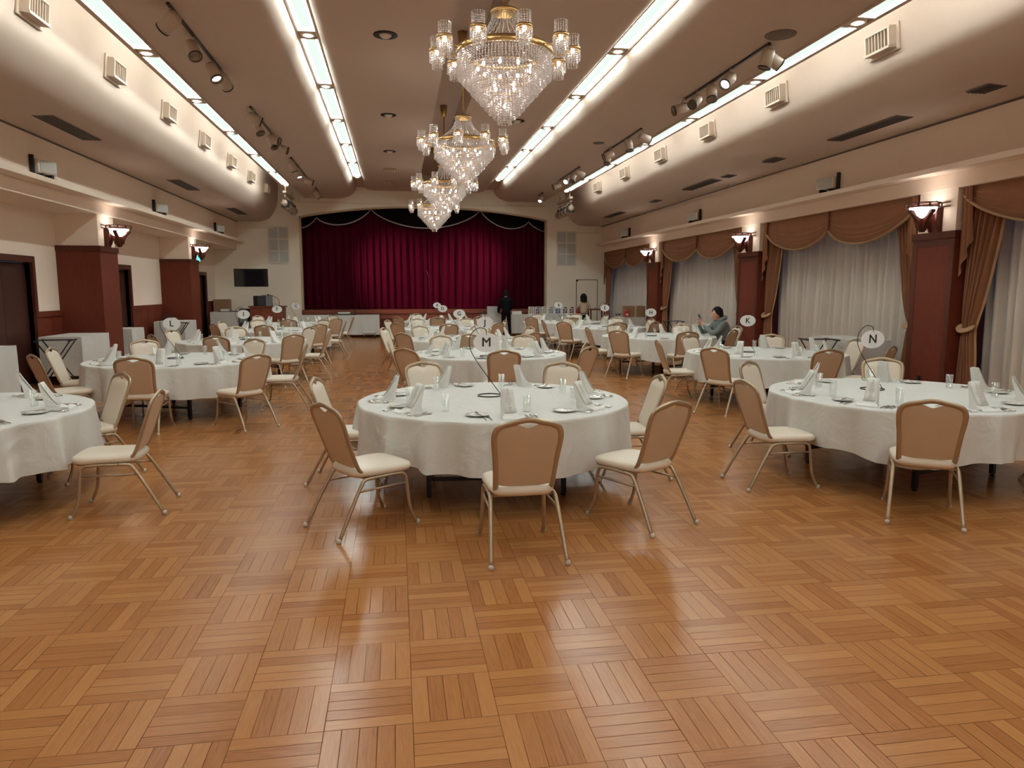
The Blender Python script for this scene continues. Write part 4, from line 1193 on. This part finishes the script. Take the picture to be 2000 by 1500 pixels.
def tray_stand(x, y, h, w_, rz, label):
    t = empty('tray_stand', (x, y, 0), rz, label, 'tray stand', 'folding tray stands')
    for s in (-1, 1):
        for dy in (-.18, .18):
            MB().tube([(s*w_/2, dy, .01), (-s*w_/2*.8, dy, h-.02)], .011, 6).build('leg', M['blackmetal'], t)
    for s in (-1, 1): MB().tube([(s*w_/2*.8, -.26, h-.015), (s*w_/2*.8, .26, h-.015)], .013, 6).build('top_rail', M['blackmetal'], t)
    st_ = MB()
    for dy in (-.14, .0, .14): st_.box(-w_/2*.8, w_/2*.8, dy-.02, dy+.02, h-.012, h-.006)
    st_.build('strap', M['blackmetal'], t)
    MB().tube([(w_*.35, -.18, .12), (w_*.35, .18, .12)], .008, 6).build('stretcher', M['blackmetal'], t)
tray_stand(-5.62, 13.1, .86, .62, .15, 'black folding tray stand before the side table of the first column')
tray_stand(-5.5, 19.5, .86, .6, .1, 'black folding tray stand by the side table of the second column')
tray_stand(7.05, 11.3, .86, .58, -.1, 'black folding tray stand beside the side table behind table N')
tray_stand(7.3, 18.5, .86, .5, 0, 'black folding tray stand in the window bay behind the seated man')
tray_stand(7.75, 24.3, .86, .5, 0, 'black folding tray stand near the cardboard box')

# things on the side tables
t = empty('coffee_dripper', (-5.75, 20.2, .863), 0, 'small pot with a curved handle on the side table behind sign L', 'pot')
MB().lathe([(0, 0), (.05, 0), (.06, .03), (.05, .08), (.02, .1), (0, .1)], 16).build('body', M['steel'], t)
MB().tube(spline([(-.05, 0, .05), (-.15, 0, .12), (-.28, 0, .10), (-.34, 0, .02)], 5), .008, 6).build('handle', M['black'], t)
t = empty('serving_tray', (-5.6, 25.6, .953), 0, 'dark tray on the corner side table', 'tray'); MB().box(-.3, .3, -.2, .2, 0, .02).build('base', M['black'], t, bevel=.005); MB().box(-.2, .05, -.1, .1, .02, .09).build('boxes', M['china'], t)
cb3 = empty('carton', (-6.05, 26.9, .0), 0, 'stacked brown cartons in the corner by the last door', 'carton'); MB().box(-.25, .25, -.25, .25, 0, 1.35).build('box', M['cardboard'], cb3, bevel=.01); MB().box(-.25, .25, -.255, -.25, .66, .70).build('tape', M['spotcase'], cb3)
bxo = empty('cardboard_box', (7.60, 22.75, .805), 0, 'large brown cardboard box on a side table by the last column', 'box'); MB().box(-.30, .33, -.22, .22, 0, .36).build('carton', M['cardboard'], bxo, bevel=.008); MB().box(-.03, .03, -.222, .222, .0, .362).build('tape', M['spotcase'], bxo)
bx2 = empty('red_bag', (7.12+.2, 22.55, .805), 0, 'red and white package beside the cardboard box', 'package'); MB().box(-.09, .06, -.06, .06, 0, .20).build('wrap', M['red'], bx2, bevel=.02); MB().box(-.06, .03, -.065, .065, .05, .12).build('label', M['paper'], bx2)

# tray of things on the front table, trolley, steps, bin
t = empty('serving_tray', (-1.75, 26.4, .795), 0, 'black and white equipment tray on the table before the stage', 'tray')
MB().box(-.33, .33, -.15, .15, 0, .04).build('base', M['black'], t, bevel=.005); MB().box(-.30, .12, -.12, .12, .04, .10).build('folded_cloth', M['napkin'], t, bevel=.01); MB().tube([(.3, .05, .04), (.3, .05, .2)], .012, 6).build('post', M['black'], t)
t = empty('trolley', (-.95, 25.9, 0), 0, 'small metal trolley with white load before the stage table', 'trolley')
MB().box(-.22, .22, -.14, .14, .17, .20).build('deck', M['chrome'], t); MB().box(-.2, .2, -.1, .1, .20, .26).build('load', M['china'], t)
for s in (-1, 1): MB().tube([(s*.19, -.1, .17), (s*.19, -.1, .06)], .012, 6).build('leg', M['chrome'], t); MB().lathe([(0, -.01), (.035, -.01), (.035, .01), (0, .01)], 12, M=Matrix.Translation((s*.19, -.1, .036)) @ Matrix.Rotation(pi/2, 4, 'Y')).build('wheel', M['black'], t)
t = empty('stage_steps', (-.2, 27.0, 0), 0, 'dark wooden block of steps against the stage front', 'steps')
MB().box(-.42, .42, -.35, .40, 0, .42).build('lower_step', M['wood'], t, bevel=.005); MB().box(-.42, .42, .0, .40, .42, .62).build('upper_step', M['wood'], t, bevel=.005)

# lectern with equipment
t = empty('lectern', (-4.28, 25.6, 0), 0, 'reddish wooden lectern desk with a wide top near the end wall', 'lectern')
MB().box(-.55, .52, -.30, .30, 0, 1.10).build('body', M['stagewood'], t, bevel=.006); MB().box(-.60, .57, -.34, .34, 1.10, 1.14).build('top', M['stagewood'], t, bevel=.004)
MB().box(-.2, -.19, -.304, -.30, .03, 1.08).build('panel_joint', M['dark'], t)
t = empty('monitor', (-4.45, 25.6, 1.142), .5, 'black equipment case with a grey cover on the lectern', 'monitor')
MB().box(-.26, .02, -.2, .2, 0, .34).build('case', M['black'], t, bevel=.02); MB().box(.03, .27, -.2, .2, 0, .36).build('cover', M['screen'], t, bevel=.01)
t = MB(); t.tube(spline([(-3.9, 25.45, 1.142), (-3.9, 25.45, 1.3), (-3.98, 25.45, 1.42), (-4.15, 25.45, 1.49), (-4.22, 25.45, 1.50)], 5), .008, 6); t.ball((-4.25, 25.45, 1.51), .03, 6); t.lathe([(0, 0), (.05, 0), (.05, .02), (0, .02)], 14, c=(-3.9, 25.45, 1.142))
tag(t.build('gooseneck_microphone', M['black']), 'black gooseneck microphone on the lectern top', 'microphone')
t = empty('mixing_rack', (-5.02, 25.5, 0), 0, 'black sound equipment rack beside the lectern', 'equipment rack'); MB().box(-.17, .14, -.25, .25, 0, 1.0).build('cabinet', M['black'], t, bevel=.01); MB().box(-.14, .11, -.255, -.25, .6, .9).build('panel', M['screen'], t); MB().box(-.15, .12, -.2, .2, 1.0, 1.05).build('mixer', M['black'], t)

# folded white board and photo boards on the table
t = MB().box(-.30, .12, -.02, .02, 0, .30).build('white_board', mat('pale_board', (.50, .50, .50), .6)); t.location = (3.55, 26.35, .784)
tag(t, 'blank pale grey board standing by the man in the dark suit', 'board')
t = MB().box(-.18, .18, -.12, .12, 0, .12).build('white_box', M['china']); t.location = (4.35, 26.45, .784); tag(t, 'low white box on the long table before the stage', 'box')
rr = random.Random(9)
x = 4.78
pal = [(.35, .28, .16), (.10, .07, .12), (.42, .34, .20), (.25, .30, .34), (.08, .12, .24), (.10, .12, .09), (.30, .10, .09), (.42, .15, .13), (.28, .28, .32)]
pm = [mat('photo_print', c, .6, noise=.7, nscale=14) for c in pal]
for i, wd in enumerate((.24, .22, .24, .24, .26, .24, .24, .26)):
    t = empty('photo_board', (x+wd/2, 26.4, .784), rr.uniform(-.08, .08), 'small standing photo board, %s from the man in the dark suit' % ORD[i], 'photo board', 'photo boards on the long table')
    MB().box(-wd/2+.008, wd/2-.008, -.008, .008, 0, .28).build('card', M['signw'], t)
    ph = MB()
    for (qx, qz, qw, qh) in ((-.34, .03, .30, .06), (.02, .03, .30, .09), (-.34, .105, .30, .085), (.02, .135, .32, .055), (-.2, .21, .5, .05)): ph.box(wd*qx, wd*(qx+qw), -.0095, -.0082, qz, qz+qh)
    ph.build('photographs', pm[i], t)
    x += wd+.015
t = empty('red_folder', (6.62, 26.25, .784), .1, 'red folder standing by the woman in the cream blouse', 'folder'); MB().box(-.06, .06, -.02, .02, 0, .26).build('cover', M['red'], t)
t = empty('small_table', (7.15, 25.55, 0), 0, 'small dark wooden table beside the woman in the cream blouse', 'table')
MB().box(-.30, .28, -.2, .2, .96, 1.0).build('tabletop', M['wood'], t, bevel=.004)
for sx in (-.26, .24):
    for sy in (-.16, .16): MB().box(sx-.02, sx+.02, sy-.02, sy+.02, 0, .96).build('leg', M['wood'], t)

# ------------------------------------------------------------ people
def skin(name, joints, edges, m_, parent=None, sub=2, root=0):
    me = bpy.data.meshes.new(name)
    me.from_pydata([j[0] for j in joints], edges, [])
    o = bpy.data.objects.new(name, me); COL.objects.link(o)
    if parent: o.parent = parent
    me.materials.append(m_)
    md = o.modifiers.new('skin', 'SKIN'); md.use_smooth_shade = True
    lay = me.skin_vertices[0] if me.skin_vertices else None
    if lay is None:
        me.skin_vertices_add() if hasattr(me, 'skin_vertices_add') else None
    for i, j in enumerate(joints):
        r_ = j[1]; r_ = (r_, r_) if isinstance(r_, (int, float)) else r_
        me.skin_vertices[0].data[i].radius = r_
        me.skin_vertices[0].data[i].use_root = (i == root)
    s_ = o.modifiers.new('sub', 'SUBSURF'); s_.levels = sub; s_.render_levels = sub
    return o

def head(c, face, m_, parent, r=.098):
    """head as one surface with brow, nose, lips, chin, ears; face = yaw in the xy plane"""
    f_ = MB()
    def fn(u, v):
        th = pi*v; a = 2*pi*u      # a = 0 is the face direction
        x = sin(th)*cos(a); y = sin(th)*sin(a); z = cos(th)
        rx, ry, rz_ = .098, .078, .122
        fx = max(0, x)
        g = lambda zz, s_: math.exp(-((z-zz)/s_)**2)
        h_ = lambda aa, s_: math.exp(-((a if a < pi else a-2*pi)/aa)**2) if aa else 0
        aa = a if a < pi else a-2*pi
        e = 0
        e += .026*math.exp(-((z+.14)/.12)**2-(aa/.18)**2)          # nose
        e += .008*math.exp(-((z-.22)/.08)**2-(aa/.8)**2)           # brow
        e -= .010*math.exp(-((z-.06)/.09)**2-((abs(aa)-.42)/.18)**2)  # eye sockets
        e += .009*math.exp(-((z+.42)/.06)**2-(aa/.25)**2)          # lips
        e += .010*math.exp(-((z+.78)/.16)**2-(aa/.35)**2)          # chin
        e += .014*math.exp(-((z+.02)/.20)**2-((abs(aa)-1.65)/.10)**2) # ears
        if z < -.2: k = 1-.28*min(1, (-z-.2)/.8); ry *= k
        return (x*(rx+e), y*(ry+e), z*rz_)
    rot = Matrix.Translation(c) @ Matrix.Rotation(face, 4, 'Z')
    f_.grid(lambda u, v: rot @ Vector(fn(u, v)), 48, 36)
    return f_.build('head', m_, parent)

def hair_cap(c, face, parent, long=0, m_=None, tilt=0, wide=1):
    f_ = MB(); rot = Matrix.Translation(c) @ Matrix.Rotation(face, 4, 'Z'); rr = random.Random(5)
    def fn(u, v):
        a = 2*pi*u; aa = a if a < pi else a-2*pi
        front = math.exp(-(aa/1.05)**2)
        vmax = .58 + long - front*(.30+long)
        if long == 0: vmax = .64 - front*.36
        th = pi*v*vmax
        x = sin(min(th, pi*.55))*cos(a); y = sin(min(th, pi*.55))*sin(a); z = cos(th) if th < pi*.55 else cos(pi*.55)-(th-pi*.55)*.9
        n_ = .006*sin(a*9+v*7)+.004*sin(a*17-v*11)
        return (x*(.118+n_)-.006, y*(.098+n_)*wide, z*(.140+n_))
    f_.grid(lambda u, v: rot @ Vector(fn(u, v)), 48, 20)
    return f_.build('hair', m_ or M['hair'], parent, solid=.012, fix=False)

# seated man in a grey hoodie at table H, looking at the phone he holds up, elbows on the table; he faces -x
pm_ = empty('person', (6.93, 14.55, 0), 0, 'seated person in a grey hooded sweatshirt holding up a dark phone with both hands', 'person')
J = [((-.02, 0, .53), (.15, .17)), ((-.05, 0, .66), (.14, .165)), ((-.09, 0, .80), (.135, .18)), ((-.14, 0, .93), (.125, .185)), ((-.17, 0, 1.0), (.09, .12)), ((-.195, 0, 1.06), (.055, .055)),   # 0-5 spine, neck
     ((-.16, -.17, .965), .078), ((-.30, -.235, .83), .066), ((-.42, -.26, .775), .056), ((-.50, -.17, .86), .048), ((-.555, -.085, .945), .038),     # 6-10 near arm (viewer side)
     ((-.16, .17, .965), .078), ((-.30, .235, .83), .066), ((-.43, .25, .775), .056), ((-.53, .15, .86), .048), ((-.585, .075, .95), .038),          # 11-15 far arm
     ]
E_ = [(0,1),(1,2),(2,3),(3,4),(4,5),(3,6),(6,7),(7,8),(8,9),(9,10),(3,11),(11,12),(12,13),(13,14),(14,15)]
J = [((x+.0, y, z+(-.0)), r_) for (x, y, z), r_ in J]
skin('hoodie', J, E_, M['hoodie'], pm_, 2)
hd = MB()   # hood bunched behind the neck
hd.tube(spline([(-.24, -.10, 1.0), (-.17, -.12, 1.06), (-.08, -.08, 1.09), (-.045, 0, 1.10), (-.08, .08, 1.09), (-.17, .12, 1.06), (-.24, .10, 1.0)], 5), [.02]*3+[.045]*25+[.02]*3, 10)
hd.build('hood', M['hoodie'], pm_)
LJ = [((.0, 0, .50), (.15, .14)), ((-.04, -.10, .52), .105), ((-.42, -.14, .52), .075), ((-.44, -.14, .30), .058), ((-.42, -.14, .10), .045), ((-.04, .10, .52), .105), ((-.42, .14, .52), .075), ((-.44, .14, .30), .058), ((-.42, .14, .10), .045)]
skin('trousers', LJ, [(0,1),(1,2),(2,3),(3,4),(0,5),(5,6),(6,7),(7,8)], M['trousers'], pm_, 2)
for sy in (-1, 1): MB().ball((-.47, sy*.14, .045), .05, 8, (2.5, .95, .85)).build('shoe', M['black'], pm_)
hc = Vector((-.235, 0, 1.165))
skin('neck', [((-.18, 0, 1.02), .055), ((-.20, 0, 1.08), .052), ((-.215, 0, 1.13), .05)], [(0,1),(1,2)], M['skin'], pm_, 1)
head(hc, pi+.12, M['skin'], pm_)
hair_cap(hc+Vector((.012, 0, .014)), pi+.12, pm_)
for sy in (-1, 1):
    MB().ball(hc+Vector((-.088, sy*.03, .012)), .007, 5, (.5, 1.3, .6)).build('eye', M['black'], pm_)
MB().ball(hc+Vector((-.099, 0, -.052)), .012, 5, (.5, 1.6, .45)).build('mouth', mat('lips', (.45, .16, .13), .5), pm_)
def hand(wrist, palm, dirn, across, thumb, parent, name='hand', curl=.5):
    w_, p = Vector(wrist), Vector(palm); d = Vector(dirn).normalized(); ac = Vector(across).normalized(); th = Vector(thumb).normalized()
    n = d.cross(ac).normalized()
    jt = [(w_, (.024, .018)), (p, (.034, .017))]; ed = [(0, 1)]
    h_ = skin(name, [(tuple(a), b_) for a, b_ in jt], ed, M['skin'], parent, 2)
    for i, (off, ln) in enumerate(((-.027, .066), (-.009, .074), (.009, .070), (.026, .056))):
        b0 = p + ac*off + d*.012; b1 = b0 + d*ln*.45; b2 = b1 + (d*(1-curl)+th*curl).normalized()*ln*.33; b3 = b2 + (d*(1-curl*1.6)+th*curl*1.6).normalized()*ln*.25
        skin('finger', [(tuple(q), r_) for q, r_ in ((b0, .0095), (b1, .009), (b2, .0085), (b3, .0075))], [(0,1),(1,2),(2,3)], M['skin'], h_, 1)
    t0 = w_*.35+p*.65 - ac*.026; t1 = t0 - ac*.014 + d*.024+th*.014; t2 = t1 + d*.024+th*.02
    skin('thumb', [(tuple(t0), .0115), (tuple(t1), .0105), (tuple(t2), .009)], [(0,1),(1,2)], M['skin'], h_, 1)
    return h_
skin('wrist', [((-.52, -.14, .89), .033), ((-.552, -.095, .935), .030), ((-.57, -.07, .97), .026), ((-.585, -.052, 1.0), .022)], [(0,1),(1,2),(2,3)], M['skin'], pm_, 1)
skin('wrist', [((-.55, .12, .90), .033), ((-.58, .085, .94), .030), ((-.597, .062, .975), .026), ((-.61, .047, 1.005), .022)], [(0,1),(1,2),(2,3)], M['skin'], pm_, 1)
hand((-.565, -.075, .965), (-.592, -.045, 1.015), (-.25, .25, .9), (.6, .75, 0), (.35, .9, .2), pm_)
hand((-.595, .065, .97), (-.615, .040, 1.02), (-.2, -.25, .9), (-.6, .75, 0), (.35, -.9, .2), pm_)
ph_ = empty('smartphone', (6.93-.600, 14.55-.0, 1.075), 0, 'dark smartphone held upright by the seated person', 'phone')
Mx = Matrix.Rotation(R(-22), 4, 'Y')
MB().box(-.005, .005, -.038, .038, -.05, .095, Mx).build('body', M['black'], ph_, bevel=.003); MB().box(.0051, .0058, -.034, .034, -.045, .09, Mx).build('screen', M['screen'], ph_)

# standing man in dark suit seen from behind
ps = empty('person', (3.86, 25.72, 0), 0, 'standing person in a black suit seen from behind before the stage', 'person')
JJ = [((0, .0, .76), (.165, .13)), ((0, .01, 1.12), (.145, .11)), ((0, .03, 1.26), (.165, .12)), ((0, .04, 1.36), (.15, .10)), ((0, .05, 1.42), (.06, .055)),
      ((-.18, .04, 1.35), .07), ((-.24, .06, 1.15), .056), ((-.25, .16, .96), .046), ((-.25, .22, .86), .035),
      ((.18, .04, 1.35), .07), ((.23, .07, 1.15), .056), ((.19, .18, .98), .046), ((.14, .27, .92), .035)]
skin('jacket', JJ, [(0,1),(1,2),(2,3),(3,4),(3,5),(5,6),(6,7),(7,8),(3,9),(9,10),(10,11),(11,12)], M['suit'], ps, 2)
skin('trousers', [((0, 0, .93), (.145, .11)), ((-.09, 0, .82), .095), ((-.10, 0, .48), .068), ((-.11, -.01, .10), .055), ((.09, 0, .82), .095), ((.12, .03, .48), .068), ((.15, .02, .10), .055)], [(0,1),(1,2),(2,3),(0,4),(4,5),(5,6)], M['trousers'], ps, 2)
for x_ in (-.11, .15): MB().ball((x_, .05, .045), .05, 8, (.95, 2.4, .85)).build('shoe', M['black'], ps)
skin('neck', [((0, .05, 1.38), .055), ((0, .06, 1.47), .052)], [(0,1)], M['skin'], ps, 1)
MB().lathe([(.058, -.02), (.062, -.02), (.060, .02), (.055, .02)], 20, c=(0, .05, 1.43), close=True).build('shirt_collar', M['collar'], ps)
head((0, .075, 1.52), pi/2, M['skin'], ps); hair_cap((0, .065, 1.53), pi/2, ps, .10)
for wr_, pl in (((-.25, .23, .85), (-.25, .26, .80)), ((.13, .29, .91), (.10, .33, .88))):
    hand(wr_, pl, (Vector(pl)-Vector(wr_)), (1, 0, 0), (0, 1, -.2), ps)

# woman in a cream blouse seen from behind
pw = empty('person', (6.62, 25.35, 0), 0, 'standing person with a dark bob haircut in a cream blouse and black bottoms', 'person')
JJ = [((0, 0, .80), (.14, .12)), ((0, 0, .98), (.125, .105)), ((0, .02, 1.14), (.145, .11)), ((0, .03, 1.22), (.13, .09)), ((0, .04, 1.28), (.05, .05)),
      ((-.16, .03, 1.21), .062), ((-.23, .04, 1.05), .055), ((-.21, .16, .95), .044), ((-.15, .25, .93), .032),
      ((.16, .03, 1.21), .062), ((.23, .04, 1.05), .055), ((.22, .16, .95), .044), ((.17, .25, .93), .032)]
skin('blouse', JJ, [(0,1),(1,2),(2,3),(3,4),(3,5),(5,6),(6,7),(7,8),(3,9),(9,10),(10,11),(11,12)], M['blouse'], pw, 2)
skin('trousers', [((0, 0, .86), (.13, .105)), ((-.08, 0, .78), .09), ((-.085, 0, .45), .062), ((-.085, -.01, .10), .045), ((.08, 0, .78), .09), ((.085, 0, .45), .062), ((.085, 0, .10), .045)], [(0,1),(1,2),(2,3),(0,4),(4,5),(5,6)], M['trousers'], pw, 2)
for x_ in (-.085, .085): MB().ball((x_, .04, .04), .045, 8, (.9, 2.3, .85)).build('shoe', M['black'], pw)
skin('neck', [((0, .04, 1.25), .045), ((0, .06, 1.33), .045)], [(0,1)], M['skin'], pw, 1)
head((0, .07, 1.39), pi/2, M['skin'], pw); hair_cap((0, .055, 1.40), pi/2, pw, .34, wide=1.12)
for wr_, pl in (((-.15, .26, .925), (-.12, .31, .92)), ((.17, .26, .925), (.14, .31, .92))):
    hand(wr_, pl, (Vector(pl)-Vector(wr_)), (1, 0, 0), (0, .3, -1), pw)
